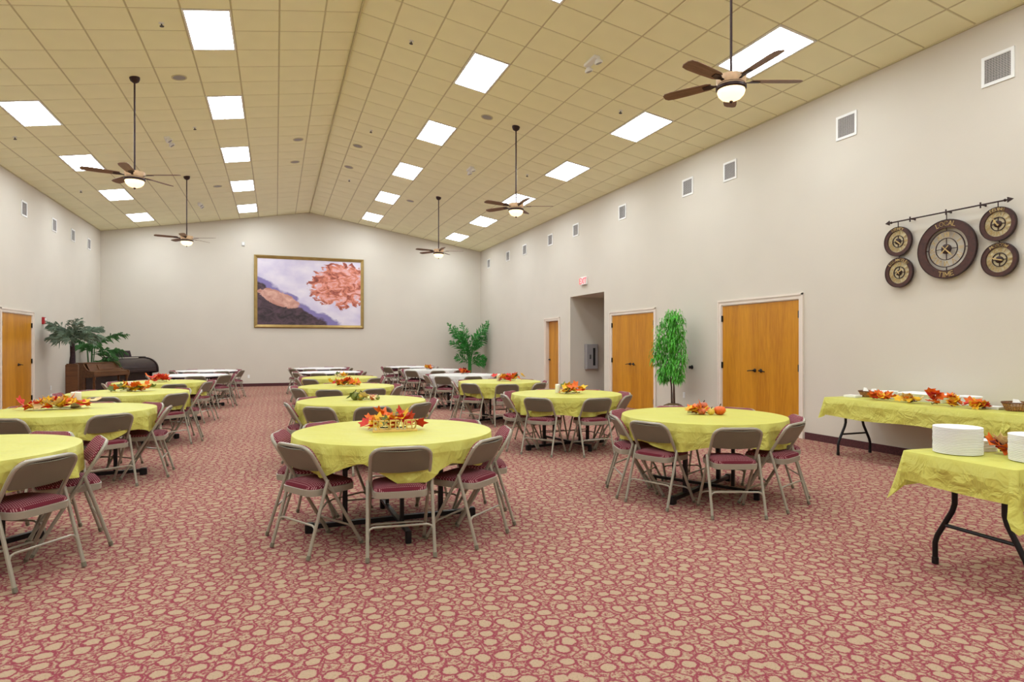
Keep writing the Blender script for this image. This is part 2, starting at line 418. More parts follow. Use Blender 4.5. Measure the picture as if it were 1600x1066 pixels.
# fluorescent panels in the grid
def make_light():
    r = link('ceiling_light', None)
    a, b = .603*TPC/2, ROWS; fr = MB()
    fr.box(-a+.006, a-.006, -b+.006, -b+.034, -.02, .006); fr.box(-a+.006, a-.006, b-.034, b-.006, -.02, .006)
    fr.box(-a+.006, -a+.034, -b+.034, b-.034, -.02, .006); fr.box(a-.034, a-.006, -b+.034, b-.034, -.02, .006)
    obj('frame', fr, MT['white'], r)
    obj('diffuser', MB().cbox(-a+.034, a-.034, -b+.034, b-.034, -.02, -.002, .004), MT['panel'], r)
    return r
proto = make_light(); first = True
ORD = ['nearest', 'second', 'third', 'fourth', 'fifth', 'sixth', 'seventh', 'eighth', 'ninth', 'tenth']
for side, sn in ((-1, 'left'), (1, 'right')):
    for ci, cn in ((2, 'inner'), (7, 'outer')):
        vis = []; hid = []
        for ly in lights_cells:
            x = XM + side*(OFF[ci+1]+OFF[ci+2])/2
            q = [proj(x+dx, ly+dy, zc(x)) for dx in (-.3,.3) for dy in (0,1.2)]
            (vis if any(p[2] > .5 and 0 < p[0] < 1600 and 0 < p[1] < 1066 for p in q) else hid).append((x, ly))
        for i, (x, ly) in enumerate(vis+hid):
            o = proto if first else copy_tree(proto); first = False
            o.matrix_local = cframe(x, ly+ROWS)
            if (x, ly) in vis:
                tag(o, 'glowing fluorescent ceiling panel, %s in the %s %s row' % (ORD[i], sn, cn), 'ceiling light', 'fluorescent ceiling panels')
            else:
                tag(o, 'glowing fluorescent ceiling panel overhead, out of view in the %s %s row' % (sn, cn), 'ceiling light', 'fluorescent ceiling panels')

# ------------------------------------------------------------------ wall frames
def on_right(y, z, d=0): return frame((XR-d, y, z), (0,-1,0), (0,0,1), (-1,0,0))
def on_left(y, z, d=0): return frame((XL+d, y, z), (0,1,0), (0,0,1), (1,0,0))
def on_back(x, z, d=0): return frame((x, Y1-d, z), (1,0,0), (0,0,1), (0,-1,0))

# doors (local x right, y up, z into the room)
def lever(parent, x, y, z, d):
    r = MB().lathe([(.032,0),(.032,.008),(.02,.014),(.012,.05),(.0,.05)], 14, T(x,y,z))
    r.tube([(x,y,z+.045),(x+d*.03,y,z+.048),(x+d*.08,y-.004,z+.048),(x+d*.13,y-.012,z+.046)], .009, 6)
    return obj('handle', r, MT['black'], parent, True)
def make_door(name, M, w_, h_, leaves, depth, levers, hinge_sides=True):
    r = link(name, None, None, M); r['kind'] = 'structure'
    t = MB(); tw = .085
    for (a, b, c, d) in ((-w_/2-tw, -w_/2, 0, h_+tw), (w_/2, w_/2+tw, 0, h_+tw), (-w_/2, w_/2, h_, h_+tw)):
        t.box(a, b, c, d, 0, .018)
    for (a, b, c, d) in ((-w_/2-tw, -w_/2-tw+.03, 0, h_+tw), (w_/2+tw-.03, w_/2+tw, 0, h_+tw), (-w_/2-tw, w_/2+tw, h_+tw-.03, h_+tw+.004)):
        t.box(a, b, c, d, .018, .03)
    obj('trim', t, MT['trim'], r)
    j = MB()   # jamb lining
    j.box(-w_/2, -w_/2+.014, 0, h_, -.15, 0); j.box(w_/2-.014, w_/2, 0, h_, -.15, 0); j.box(-w_/2+.014, w_/2-.014, h_-.014, h_, -.15, 0)
    obj('jamb', j, MT['trim'], r)
    iw = w_-.034; lw = iw/leaves
    for k in range(leaves):
        x0 = -iw/2+k*lw+.002; x1 = x0+lw-.004
        lf = obj('door_leaf', MB().box(x0, x1, .006, h_-.018, -depth-.04, -depth), MT['door'], r)
        hs = -1 if k == 0 and leaves == 2 else 1
        if hinge_sides:
            hx = x0-.004 if hs < 0 else x1+.004
            for hz_ in (.22, h_*.5, h_-.24):
                hm = MB().lathe([(.013,-.055),(.013,.055)], 8, T(hx, hz_, -depth+.012) @ RX(PI/2)); hm.box(hx-.02, hx+.02, hz_-.055, hz_+.055, -depth, -depth+.004)
                obj('hinge', hm, MT['black'], lf)
        for (kk, xx, dd) in levers:
            if kk == k: lever(lf, xx, 1.0, -depth, dd)
    return r
for i, (a, b, h_) in enumerate(DOORS_R):
    if i < 2: make_door('door_%d' % (i+1), on_right((a+b)/2, 0), b-a, h_, 2, .008, [(0, -.07, -1), (1, .07, 1)])
    else: make_door('door_3', on_right((a+b)/2, 0), b-a, h_, 1, .10, [(0, -.38, 1)], False)
a, b, h_ = DOOR_L
make_door('door_4', on_left((a+b)/2, 0), b-a, h_, 2, .008, [(1, .07, 1)])

# supply registers high on the side walls
def make_vent():
    r = link('wall_vent', None); s = .17
    obj('backing', MB().box(-s+.02, s-.02, -s+.02, s-.02, .001, .004), MT['vent_dark'], r)
    fr = MB()
    for (x0,x1,y0,y1) in ((-s,s,s-.034,s),(-s,s,-s,-s+.034),(-s,-s+.034,-s+.034,s-.034),(s-.034,s,-s+.034,s-.034)): fr.box(x0,x1,y0,y1,0,.014)
    obj('frame', fr, MT['white'], r)
    sl = MB(); n = 15
    for k in range(n):
        yy = -s+.04+(2*s-.08)*k/(n-1); sl.box(-s+.03, s-.03, -.004, .004, -.006, .006, T(0, yy, .008) @ RX(.6))
    for k in range(9):
        xx = -s+.05+(2*s-.1)*k/8; sl.box(xx-.002, xx+.002, -s+.03, s-.03, .003, .006)
    obj('louvre', sl, MT['vent_slat'], r)
    return r
v0 = make_vent(); used = False
vr = [4.63, 6.61, 9.03, 10.25, 12.71, 15.13, 16.80, 18.82, 20.38, 22.47]
nm = ['nearest', 'second', 'third', 'fourth', 'fifth', 'sixth', 'seventh', 'eighth', 'ninth', 'farthest']
for i, y in enumerate(vr):
    o = v0 if not used else copy_tree(v0); used = True
    o.matrix_local = on_right(y, 4.515)
    tag(o, 'white square louvred air vent, %s from the camera on the right wall' % nm[i], 'air vent', 'air vents high on the walls')
for i, y in enumerate([16.96, 19.0, 20.57, 22.16]):
    o = copy_tree(v0); o.matrix_local = on_left(y, 4.475)
    tag(o, 'white square louvred air vent, %s from the camera on the left wall' % (nm[i] if i < 3 else 'farthest'), 'air vent', 'air vents high on the walls')

# ------------------------------------------------------------------ lettering (stroked capitals)
def arc(cx, cy, rx, ry, a0, a1, n=10):
    return [(cx+rx*math.cos(math.radians(a0+(a1-a0)*i/n)), cy+ry*math.sin(math.radians(a0+(a1-a0)*i/n))) for i in range(n+1)]
GL = {
 'A': (.8, [[(0,0),(.4,1),(.8,0)],[(.15,.34),(.65,.34)]]), 'B': (.66, [[(0,0),(0,1),(.4,1)]+arc(.4,.76,.22,.24,90,-90,6)+[(0,.52)],[(.4,.52)]+arc(.42,.26,.24,.26,90,-90,6)+[(0,0)]]),
 'C': (.75, [arc(.42,.5,.42,.5,45,315,14)]), 'D': (.74, [[(0,0),(0,1),(.3,1)]+arc(.3,.5,.44,.5,90,-90,10)+[(0,0)]]),
 'E': (.62, [[(.62,0),(0,0),(0,1),(.62,1)],[(0,.52),(.5,.52)]]), 'G': (.8, [arc(.42,.5,.42,.5,45,330,14)+[(.8,.45),(.5,.45)]]),
 'I': (.12, [[(.06,0),(.06,1)]]), 'J': (.5, [[(.45,1),(.45,.25)]+arc(.23,.25,.22,.25,0,-170,6)]), 'L': (.6, [[(0,1),(0,0),(.6,0)]]),
 'M': (.95, [[(0,0),(.06,1),(.475,.25),(.89,1),(.95,0)]]), 'N': (.75, [[(0,0),(0,1),(.75,0),(.75,1)]]), 'O': (.86, [arc(.43,.5,.43,.5,0,360,18)]),
 'R': (.68, [[(0,0),(0,1),(.38,1)]+arc(.38,.75,.25,.25,90,-90,6)+[(0,.5)],[(.34,.5),(.68,0)]]),
 'S': (.62, [arc(.31,.75,.29,.25,30,270,8)+arc(.31,.25,.31,.25,90,-150,8)]), 'T': (.8, [[(0,1),(.8,1)],[(.4,1),(.4,0)]]),
 'V': (.8, [[(0,1),(.4,0),(.8,1)]]), 'W': (1.1, [[(0,1),(.28,0),(.55,.8),(.82,0),(1.1,1)]]), 'X': (.75, [[(0,0),(.75,1)],[(0,1),(.75,0)]]),
 'Y': (.76, [[(0,1),(.38,.48),(.76,1)],[(.38,.48),(.38,0)]]), ' ': (.3, [])}
def glyph(mb, ch, h, sw, depth, M, serif=0.0):
    wd, strokes = GL[ch]
    for st in strokes:
        for (x0,y0),(x1,y1) in zip(st, st[1:]):
            p0 = Vector((x0*h, y0*h, 0)); p1 = Vector((x1*h, y1*h, 0)); d = p1-p0
            if d.length < 1e-6: continue
            a = math.atan2(d.y, d.x)
            mb.box(-sw*.35, d.length+sw*.35, -sw/2, sw/2, 0, depth, M @ T(p0.x, p0.y, 0) @ RZ(a))
        if serif and len(st) < 7:
            for (x0,y0),(x1,y1) in ((st[0],st[1]),(st[-1],st[-2])):
                if abs(y1-y0) > .3*abs(x1-x0)+.2: mb.box(-serif*h, serif*h, -sw*.35, sw*.35, 0, depth, M @ T(x0*h, y0*h, 0))
                elif abs(x1-x0) > .3: mb.box(-sw*.35, sw*.35, -serif*h*.8, serif*h*.8, 0, depth, M @ T(x0*h, y0*h, 0))
    return wd*h
def text_width(s, h, gap): return sum(GL[c][0]*h for c in s) + gap*(len(s)-1)
def text_line(mb, s, h, sw, depth, M, gap, serif=0):
    x = -text_width(s, h, gap)/2
    for c in s:
        glyph(mb, c, h, sw, depth, M @ T(x, 0, 0), serif); x += GL[c][0]*h+gap
def text_arc(mb, s, h, sw, depth, r, mid, gap, M, inward=False, serif=0):
    tot = text_width(s, h, gap); pos = -tot/2
    for c in s:
        wd = GL[c][0]*h; p = pos+wd/2
        if not inward:
            a = mid - p/(r+h/2); K = RZ(a-PI/2) @ T(-wd/2, r, 0)
        else:
            a = mid + p/(r+h/2); K = RZ(a+PI/2) @ T(-wd/2, -r-h, 0)
        glyph(mb, c, h, sw, depth, M @ K, serif); pos += wd+gap

# ------------------------------------------------------------------ clocks on the right wall
bar_y0, bar_y1, bar_z = 4.42, 5.94, 3.005
bl = bar_y1-bar_y0; by = (bar_y0+bar_y1)/2
b_ = thing('clock_rail', 'dark iron rail with arrow ends holding the hanging wall clocks', 'rail', on_right(by, bar_z))
obj('rod', MB().tube([(-bl/2+.03,0,.09),(bl/2-.03,0,.09)], .009, 8), MT['bronze'], b_, True)
for s in (-1, 1):
    m = MB().loft([[(s*(bl/2-.06),-.004,.086),(s*(bl/2-.06),.004,.086),(s*(bl/2-.06),.004,.094),(s*(bl/2-.06),-.004,.094)],
                   [(s*(bl/2-.06),-.03,.082),(s*(bl/2-.06),.03,.082),(s*(bl/2-.06),.03,.098),(s*(bl/2-.06),-.03,.098)],
                   [(s*bl/2,-.002,.088),(s*bl/2,.002,.088),(s*bl/2,.002,.092),(s*bl/2,-.002,.092)]])
    m.lathe([(.0,-.012),(.016,-.006),(.016,.006),(.0,.012)], 10, T(s*(bl/2-.085),0,.09) @ RY(PI/2))
    obj('arrow_end', m, MT['bronze'], b_, True)
for x in (-.42, .03, .42):
    m = MB().tube([(x,-.0,.001),(x,-.0,.09)], .006, 6); m.lathe([(.012,0),(.012,.004),(.006,.008)], 10, T(x,0,0)); m.box(x-.006,x+.006,-.035,.03,.084,.096)
    obj('bracket', m, MT['bronze'], b_, True)
ROMAN = ['XII','I','II','III','IV','V','VI','VII','VIII','IX','X','XI']
def make_clock(name, label, y, z, R, top, bottom, hands, drop, big=False):
    d = .05
    r = thing(name, label, 'clock', on_right(y, z, d), group='clocks hanging from the wall rail')
    ri = R*(.73 if big else .755)
    obj('rim', MB().ring(ri, R, -.012, .014, 48), MT['clock_wood'], r, True)
    obj('rim_edge', MB().ring(R-.004, R+.004, -.014, .018, 48), MT['bronze'], r, True)
    tx = MB()
    if big:
        text_arc(tx, top, .052, .0075, .004, R*.80, PI/2, .012, T(0,0,.014), serif=.12)
        text_arc(tx, bottom, .055, .0075, .004, R*.79, -PI/2, .014, T(0,0,.014), inward=True, serif=.12)
    else:
        text_arc(tx, top, .031, .0052, .004, R*.79, PI/2, .007, T(0,0,.014))
    obj('lettering', tx, MT['clock_gold'], r)
    rd = R*(.62 if big else .755); r2 = R*(.37 if big else .40)
    if big:
        m = MB().ring(rd-.006, rd+.004, -.004, .006, 40)
        for a in range(4): m.box(-.005,.005,rd,ri,-.003,.003, RZ(a*PI/2))
        obj('dial_ring', m, MT['bronze'], r, True)
    else: obj('dial', MB().ring(.004, rd+.002, -.009, -.004, 40), MT['clock_dial'], r, True)
    m = MB().ring(r2-.004, r2+.004, -.004, .006, 32)
    for a in range(4): m.box(-.004,.004,0,r2,-.003,.004, RZ(a*PI/2))
    obj('spokes', m, MT['bronze'], r, True)
    nm_ = MB(); hh = (rd-r2)*.62
    for k, s in enumerate(ROMAN):
        a = -k*2*PI/12; text_line(nm_, s, hh, .006 if big else .004, .004, RZ(a) @ T(0, r2+(rd-r2)*.2, .001), .006 if big else .0035)
    obj('numerals', nm_, MT['clock_gold'], r)
    hub = obj('hub', MB().lathe([(R*(.17 if big else .21),-.003),(R*(.17 if big else .21),.012),(R*.1,.022),(0,.022)], 20), MT['bronze'], r, True)
    for nmh, ln, a in (('hour_hand', R*.28, hands[0]), ('minute_hand', R*.42, hands[1])):
        k = -math.radians(a)
        obj(nmh, MB().prism([(-.004,-.03*R/.2),(.004,-.03*R/.2),(.008,ln*.55),(.0,ln),(-.008,ln*.55)], .024 if nmh[0]=='h' else .029, .027 if nmh[0]=='h' else .032, RZ(k)), MT['clock_gold'], r)
    obj('hanger', MB().tube([(0,R-.002,0),(0,R+drop,0)], .006, 6), MT['bronze'], r)
    return r
make_clock('wall_clock', 'large dark wooden skeleton clock lettered LOCAL TIME on the right wall', 5.17, 2.57, .348, 'LOCAL', 'TIME', (225, 135), .085, True)
make_clock('wall_clock', 'small dark round clock lettered BEIJING, upper right of the big clock', 4.60, 2.765, .185, 'BEIJING', '', (310, 330), .055)
make_clock('wall_clock', 'small dark round clock lettered MOSCOW, lower right of the big clock', 4.585, 2.368, .185, 'MOSCOW', '', (105, 290), .022)
make_clock('wall_clock', 'small dark round clock hanging upper left of the big clock', 5.79, 2.755, .185, 'SYDNEY', '', (130, 128), .065)
make_clock('wall_clock', 'small dark round clock hanging lower left of the big clock', 5.775, 2.355, .187, 'LOS ANGELES', '', (325, 60), .025)

# ------------------------------------------------------------------ picture, signs, wall fittings
pw, ph = 3.73, 2.53
p = thing('framed_print', 'huge abstract print in a gold frame on the back wall', 'picture', on_back(1.155, 3.305))
fr = MB(); fw = .11
def bevel_bar(mb, L, M): mb.loft([[(-L/2,0,0),(-L/2,0,.05),(-L/2,.03,.07),(-L/2,.07,.05),(-L/2,fw,.035),(-L/2,fw,0)],[(L/2,0,0),(L/2,0,.05),(L/2-.03,.03,.07),(L/2-.07,.07,.05),(L/2-fw,fw,.035),(L/2-fw,fw,0)]] if False else
    [[(-L/2,0,0),(-L/2,0,.05),(-L/2+.03,.03,.07),(-L/2+.07,.07,.05),(-L/2+fw,fw,.035),(-L/2+fw,fw,0)],[(L/2,0,0),(L/2,0,.05),(L/2-.03,.03,.07),(L/2-.07,.07,.05),(L/2-fw,fw,.035),(L/2-fw,fw,0)]], M=M)
for k, L in enumerate((pw, ph, pw, ph)):
    m = MB(); bevel_bar(m, L, RZ(k*PI/2) @ T(0, -(ph if k % 2 == 0 else pw)/2, 0)); obj('frame_side', m, MT['gold'], p)
obj('canvas', MB().box(-pw/2+fw, pw/2-fw, -ph/2+fw, ph/2-fw, .005, .02), MT['print'], p)

e = thing('exit_sign', 'white lit exit sign with red letters above the corridor opening', 'exit sign', on_right(14.61, 3.10))
obj('housing', MB().cbox(-.15, .15, -.105, .105, 0, .06, .008), MT['white'], e)
m = MB(); text_line(m, 'EXIT', .13, .022, .004, T(0, -.065, .06), .022); obj('lettering', m, MT['exit_red'], e)

a = thing('wall_cabinet', 'grey metal wall cabinet with a narrow dark window in the corridor', 'wall cabinet', frame((8.14, hy1, 1.11), (1,0,0), (0,0,1), (0,-1,0)))
obj('body', MB().cbox(-.18, .18, -.345, .345, 0, .13, .008), MT['grey'], a)
dr = obj('door', MB().cbox(-.165, .165, -.33, .33, .13, .142, .004), MT['grey'], a)
obj('window', MB().box(.015, .085, -.24, .24, .142, .145), MT['glass_dark'], dr)
obj('latch', MB().box(-.09, -.05, -.06, .06, .142, .156).box(-.08, -.06, -.045, .045, .156, .16), MT['vent_dark'], dr)

f = thing('fire_alarm', 'small red fire alarm strobe on the left wall beside the door', 'fire alarm', on_left(18.16, 2.02))
obj('body', MB().cbox(-.06, .06, -.085, .085, 0, .05, .008), MT['red'], f)
obj('strobe', MB().cbox(-.03, .03, .0, .06, .05, .07, .006), MT['white'], f)
def outlet(label, M, cat='outlet', wd=.035, ht=.057):
    o = thing('wall_outlet', label, cat, M)
    pl = obj('plate', MB().cbox(-wd, wd, -ht, ht, 0, .008, .003), MT['white'], o)
    for s in (-1, 1):
        obj('socket', MB().lathe([(.0165,.008),(.0165,.011)], 12, T(0, s*.022, 0)), MT['foam'], o)
outlet('white electrical outlet low on the back wall', on_back(-.88, .35))
outlet('white electrical outlet beside the weeping fig on the right wall', on_right(10.37, .44))
outlet('small white outlet low on the left wall beside the planter', on_left(18.75, .36))
s_ = thing('wall_sensor', 'small white box high on the back wall left of the picture', 'sensor', on_back(-1.05, 4.92))
obj('body', MB().cbox(-.05, .05, -.07, .07, 0, .05, .012), MT['white'], s_); obj('lens', MB().cbox(-.035, .035, -.05, .0, .05, .06, .006), MT['foam'], s_)
k_ = thing('door_bumper', 'small black round knob on the right wall beside the weeping fig', 'door bumper', on_right(10.12, 1.0))
obj('plate', MB().lathe([(.04,0),(.04,.008),(.0,.008)], 14), MT['black'], k_, True); obj('knob', MB().lathe([(.014,.008),(.014,.035),(.03,.045),(.03,.06),(.0,.066)], 14), MT['black'], k_, True)

# ceiling fittings
def onceil_px(x, y):
    u = (x-800)/FPX; v = -(y-540)/FPX; r = (u*cY+sY, -u*sY+cY, v)
    t = (ZR+XM/6-CAMZ)/(r[2]+r[0]/6)
    if r[0]*t < XM: t = (ZR-XM/6-CAMZ)/(r[2]-r[0]/6)
    return r[0]*t, r[1]*t
SPK = [(280,121,'left of the nearest inner left panel'),(761,183,'right of the second inner right panel'),(466,218,'just left of the ridge'),(461,253,'farther left of the ridge'),(559,228,'just right of the ridge'),(545,261,'farther right of the ridge'),(340,291,'in the far left ceiling'),(641,314,'in the far right ceiling')]
for (x, y, d) in SPK:
    X, Y = onceil_px(x, y)
    t = thing('ceiling_speaker', 'round grey ceiling speaker ' + d, 'speaker', cframe(X, Y), group='round ceiling speakers')
    obj('rim', MB().ring(.095, .115, -.004, .008, 24), MT['grid'], t, True); obj('grille', MB().lathe([(.096,-.004),(.096,.003),(.05,.006),(0,.006)], 24), MT['grey'], t, True)
SPR = [(252,36,'beside the nearest inner left panel'),(643,64,'right of the ridge in the near ceiling'),(970,173,'beside the second outer right panel'),(580,204,'right of the ridge in the middle ceiling'),(23,214,'at the left edge under the nearest outer left panel'),(304,199,'left of the second inner left panel'),(824,273,'above the third outer right panel'),(546,281,'right of the ridge in the far ceiling'),(126,298,'left of the third outer left panel')]
for (x, y, d) in SPR:
    X, Y = onceil_px(x, y)
    t = thing('sprinkler_head', 'tiny dark ceiling sprinkler head ' + d, 'sprinkler', cframe(X, Y), group='ceiling sprinkler heads')
    obj('escutcheon', MB().lathe([(.035,-.004),(.035,.004),(.012,.012),(0,.012)], 14), MT['white'], t, True)
    obj('deflector', MB().lathe([(.008,.01),(.008,.04),(.028,.042),(.028,.046),(0,.046)], 12), MT['vent_dark'], t, True)
EML = [(925,94,'in the near right ceiling'),(262,217,'left of the second inner left panel'),(735,263,'in the middle right ceiling'),(312,318,'in the far left ceiling')]
for (x, y, d) in EML:
    X, Y = onceil_px(x, y)
    t = thing('emergency_light', 'white emergency light unit with twin lamp heads ' + d, 'emergency light', cframe(X, Y) @ RZ(PI/2), group='twin head emergency lights')
    obj('body', MB().cbox(-.17, .17, -.05, .05, 0, .045, .01), MT['white'], t)
    for s in (-1, 1):
        h_ = obj('lamp_head', MB().lathe([(.03,.0),(.062,.04),(.062,.06),(.05,.062)], 14, T(s*.15, -.02, .045) @ RX(.5)), MT['white'], t, True)
        obj('lens', MB().lathe([(.048,.06),(.04,.066),(0,.068)], 14, T(s*.15, -.02, .045) @ RX(.5)), MT['grey'], h_, True)

# ------------------------------------------------------------------ ceiling fans
def make_fan():
    r = link('ceiling_fan', None); D = 1.55
    obj('canopy', MB().lathe([(.075,.0),(.075,-.03),(.06,-.07),(.025,-.095),(0,-.095)], 20), MT['bronze'], r, True)
    obj('downrod', MB().tube([(0,0,-.08),(0,0,-D+.06)], .013, 10), MT['bronze'], r, True)
    obj('motor_housing', MB().lathe([(.02,-D+.08),(.06,-D+.06),(.13,-D+.045),(.135,-D-.03),(.11,-D-.05),(0,-D-.05)], 24), MT['bronze'], r, True)
    obj('glass_collar', MB().lathe([(.12,-D+.055),(.148,-D+.05),(.145,-D+.0),(.128,-D-.045),(.11,-D-.045)], 24), MT['frost'], r, True)
    obj('band', MB().lathe([(.12,-D-.045),(.15,-D-.05),(.15,-D-.075),(.138,-D-.085),(0,-D-.085)], 24), MT['bronze'], r, True)
    obj('lamp_bowl', MB().lathe([(.132,-D-.08),(.136,-D-.10),(.125,-D-.135),(.095,-D-.168),(.05,-D-.188),(.0,-D-.193)], 24), MT['bowl'], r, True)
    obj('finial', MB().lathe([(.004,-D-.188),(.018,-D-.196),(.018,-D-.206),(.006,-D-.218),(0,-D-.224)], 12), MT['bronze'], r, True)
    for k in range(5):
        M = RZ(-YAW+k*2*PI/5)
        bl_ = obj('blade', MB().loft([[(x,-w_/2,z),(x,w_/2,z+w_*.0),(x,w_/2,z+.007),(x,-w_/2,z+.007)] for x,w_,z in ((.20,.09,0),(.24,.115,0),(.45,.135,0),(.62,.14,0),(.69,.12,0),(.715,.06,0))], M=T(0,0,-D+.0) @ RX(.2)), MT['blade'], r, False, M)
        obj('blade_iron', MB().loft([[(x,-w_/2,z),(x,w_/2,z),(x,w_/2,z+.006),(x,-w_/2,z+.006)] for x,w_,z in ((.12,.03,-.02),(.17,.03,-.012),(.21,.07,-.008),(.29,.05,-.008))], M=T(0,0,-D) @ RX(.2)), MT['bronze'], bl_)
    return r
fan0 = make_fan(); first = True
FAN = [(-2.08,5.15,'whose blade tip enters the top left corner'),(-2.08,11.33,'in front at the left'),(-2.08,17.5,'farther back at the left'),(4.33,5.18,'nearest at the right'),(4.33,11.28,'in the middle of the right side'),(4.33,17.42,'farthest back at the right')]
for X, Y, d in FAN:
    o = fan0 if first else copy_tree(fan0); first = False
    o.location = (X, Y, zc(X)+.012)
    tag(o, 'bronze ceiling fan with glowing amber bowl lamp, ' + d, 'ceiling fan', 'ceiling fans on long rods')

# ------------------------------------------------------------------ folding chairs
CH_A = Vector((0, .235, 0)); CH_B = Vector((0, -.205, .738)); CT = (CH_B-CH_A).normalized(); CN = Vector((0, CT.z, -CT.y))
LEN = (CH_B-CH_A).length
def tp(x, s, n=0): return tuple(CH_A + CT*s + CN*n + Vector((x,0,0)))
def superell(a, b, z, cy, n=28, e=.34):
    out = []
    for i in range(n):
        t = 2*PI*i/n; c, s = math.cos(t), math.sin(t)
        out.append((a*math.copysign(abs(c)**e, c), cy+b*math.copysign(abs(s)**e, s), z))
    return out
def make_chair():
    r = link('folding_chair', None); hx = .200
    z2s = lambda z: z/CT.z
    sj = z2s(.50)
    # upper frame: inverted U carrying the backrest
    path = [tp(-hx, sj), tp(-hx, LEN-.09)] + [tp(-hx+.075-.075*math.cos(a), LEN-.075+.075*math.sin(a)) for a in [PI/2*i/5 for i in range(1,6)]]
    path += [tp(-p[0] if False else -(q[0]), 0) if False else (-q[0], q[1], q[2]) for q in reversed(path)]
    obj('back_frame', MB().tube(path, .0128, 8), MT['taupe'], r, True)
    for s in (-1, 1):
        lg = obj('leg', MB().tube([tp(s*hx, sj+.002), tp(s*hx, .012)], .0122, 8), MT['taupe'], r, True)     # front leg
        obj('foot_cap', MB().tube([tp(s*hx, .034), tp(s*hx, .0145)], .0145, 8), MT['taupe_d'], lg, True)
    jy = tp(0, sj)[1]
    rl = lambda z: (jy-.006) + (-.225-(jy-.006))*(1-z/.5)
    hr = .2205
    for s in (-1, 1):
        lg = obj('leg', MB().tube([(s*(hr-.004), rl(.51), .51), (s*hr, rl(.012), .012)], .0118, 8), MT['taupe'], r, True)  # rear leg
        obj('foot_cap', MB().tube([(s*hr, rl(.034), .034), (s*hr, rl(.006), .006)], .0142, 8), MT['taupe_d'], lg, True)
        obj('link_bar', MB().tube([(s*.2105, rl(.47), .47), (s*.2105, tp(0, z2s(.41))[1], .41)], .006, 6), MT['taupe'], r, True)
    # seat pan and cushion
    obj('seat_pan', MB().loft([superell(.178,.186,.400,.012), superell(.185,.193,.403,.012), superell(.186,.194,.444,.012), superell(.182,.19,.447,.012)]), MT['taupe'], r, True)
    obj('seat_cushion', MB().loft([superell(.180,.188,.447,.012), superell(.180,.188,.455,.012), superell(.174,.182,.468,.012), superell(.145,.152,.481,.012,e=.45), superell(.07,.075,.488,.012,e=.7)]), MT['fabric'], r, True)
    # backrest panel and pad, bulging slightly to the rear
    def outl(a, s0, s1, rad, n, sc=1.0):
        cx_, cs = 0, (s0+s1)/2; pts = []
        base = [(-a, s0+.012), (-a+.012, s0)] + [(-a+.012+(2*a-.024)*i/6, s0) for i in range(1,6)] + [(a-.012, s0), (a, s0+.012)]
        base += [(a-rad+rad*math.cos(t), s1-rad+rad*math.sin(t)) for t in [PI/2*i/5 for i in range(6)]]
        base += [(a-rad-(2*a-2*rad)*i/6, s1) for i in range(1,6)]
        base += [(-a+rad-rad*math.sin(t), s1-rad+rad*math.cos(t)) for t in [PI/2*i/5 for i in range(6)]]
        for x, s in base:
            x *= sc; s = cs+(s-cs)*sc
            pts.append(tp(x, s, n-.022*(1-(x/.2)**2)))
        return pts
    s0, s1 = LEN-.188, LEN-.006
    obj('back_panel', MB().loft([outl(.191,s0,s1,.07,-.006), outl(.191,s0,s1,.07,.002)]), MT['taupe_d'], r, True)
    pa = (.190, s0+.004, LEN+.010, .078)
    obj('back_pad', MB().loft([outl(*pa, .0145), outl(*pa, .020), outl(*pa, .033, .95), outl(*pa, .040, .7)]), MT['fabric'], r, True)
    # arched stretchers
    def arch(fn, hx_, z, drop, rr=.0078):
        pts = [fn(-hx_, z-drop), fn(-hx_+.004, z-drop*.5), fn(-hx_+.018, z-drop*.14), fn(-hx_+.042, z)]
        pts += [(-q[0], q[1], q[2]) for q in reversed(pts)]
        return MB().tube(pts, rr, 6)
    obj('stretcher', arch(lambda x, z: (x, rl(z), z), hr, .212, .06), MT['taupe'], r, True)
    obj('stretcher', arch(lambda x, z: (x, tp(0, z2s(z))[1], z), hx, .150, .04), MT['taupe'], r, True)
    return r
chair0 = make_chair(); chair_used = False

# ------------------------------------------------------------------ round tables
TOPZ = .742; TR = .762
def make_round_table(name, label, x, y, rot, top_mat):
    r = thing(name, label, 'table', T(x, y, 0) @ RZ(rot), group='round folding tables')
    obj('tabletop', MB().lathe([(TR-.012,TOPZ-.028),(TR,TOPZ-.022),(TR,TOPZ-.004),(TR-.004,TOPZ),(0,TOPZ)], 64), top_mat, r, True)
    obj('apron_ring', MB().ring(TR-.09, TR-.07, TOPZ-.065, TOPZ-.028, 40), MT['black'], r, True)
    for s in (-1, 1):   # crossed foot bars
        pass
    fb = obj('foot_bar', MB().box(-.64, .64, -.02, .02, .03, .065), MT['black'], r)
    for s in (-1, 1): obj('end_cap', MB().cbox(s*.64-.035, s*.64+.035, -.028, .028, 0, .075, .008), MT['black'], fb)
    fb = obj('foot_bar', MB().box(-.016, .016, -.52, .52, .066, .092), MT['black'], r)
    for s in (-1, 1): obj('end_cap', MB().cbox(-.02, .02, s*.52-.025, s*.52+.025, 0, .095, .006), MT['black'], fb)
    for s in (-1, 1):
        obj('leg', MB().box(s*.38-.018, s*.38+.018, -.018, .018, .065, TOPZ-.028), MT['black'], r)
        obj('leg', MB().box(-.014, .014, s*.3-.014, s*.3+.014, .098, TOPZ-.028), MT['black'], r)
        obj('brace', MB().tube([(s*.37,0,.45),(s*.12,0,TOPZ-.03)], .009, 6), MT['black'], r)
    obj('wire_rail', MB().tube([(-.38,0,.22),(.38,0,.22)], .007, 6), MT['taupe'], r)
    return r
def ang(d): return (d+180) % 360-180
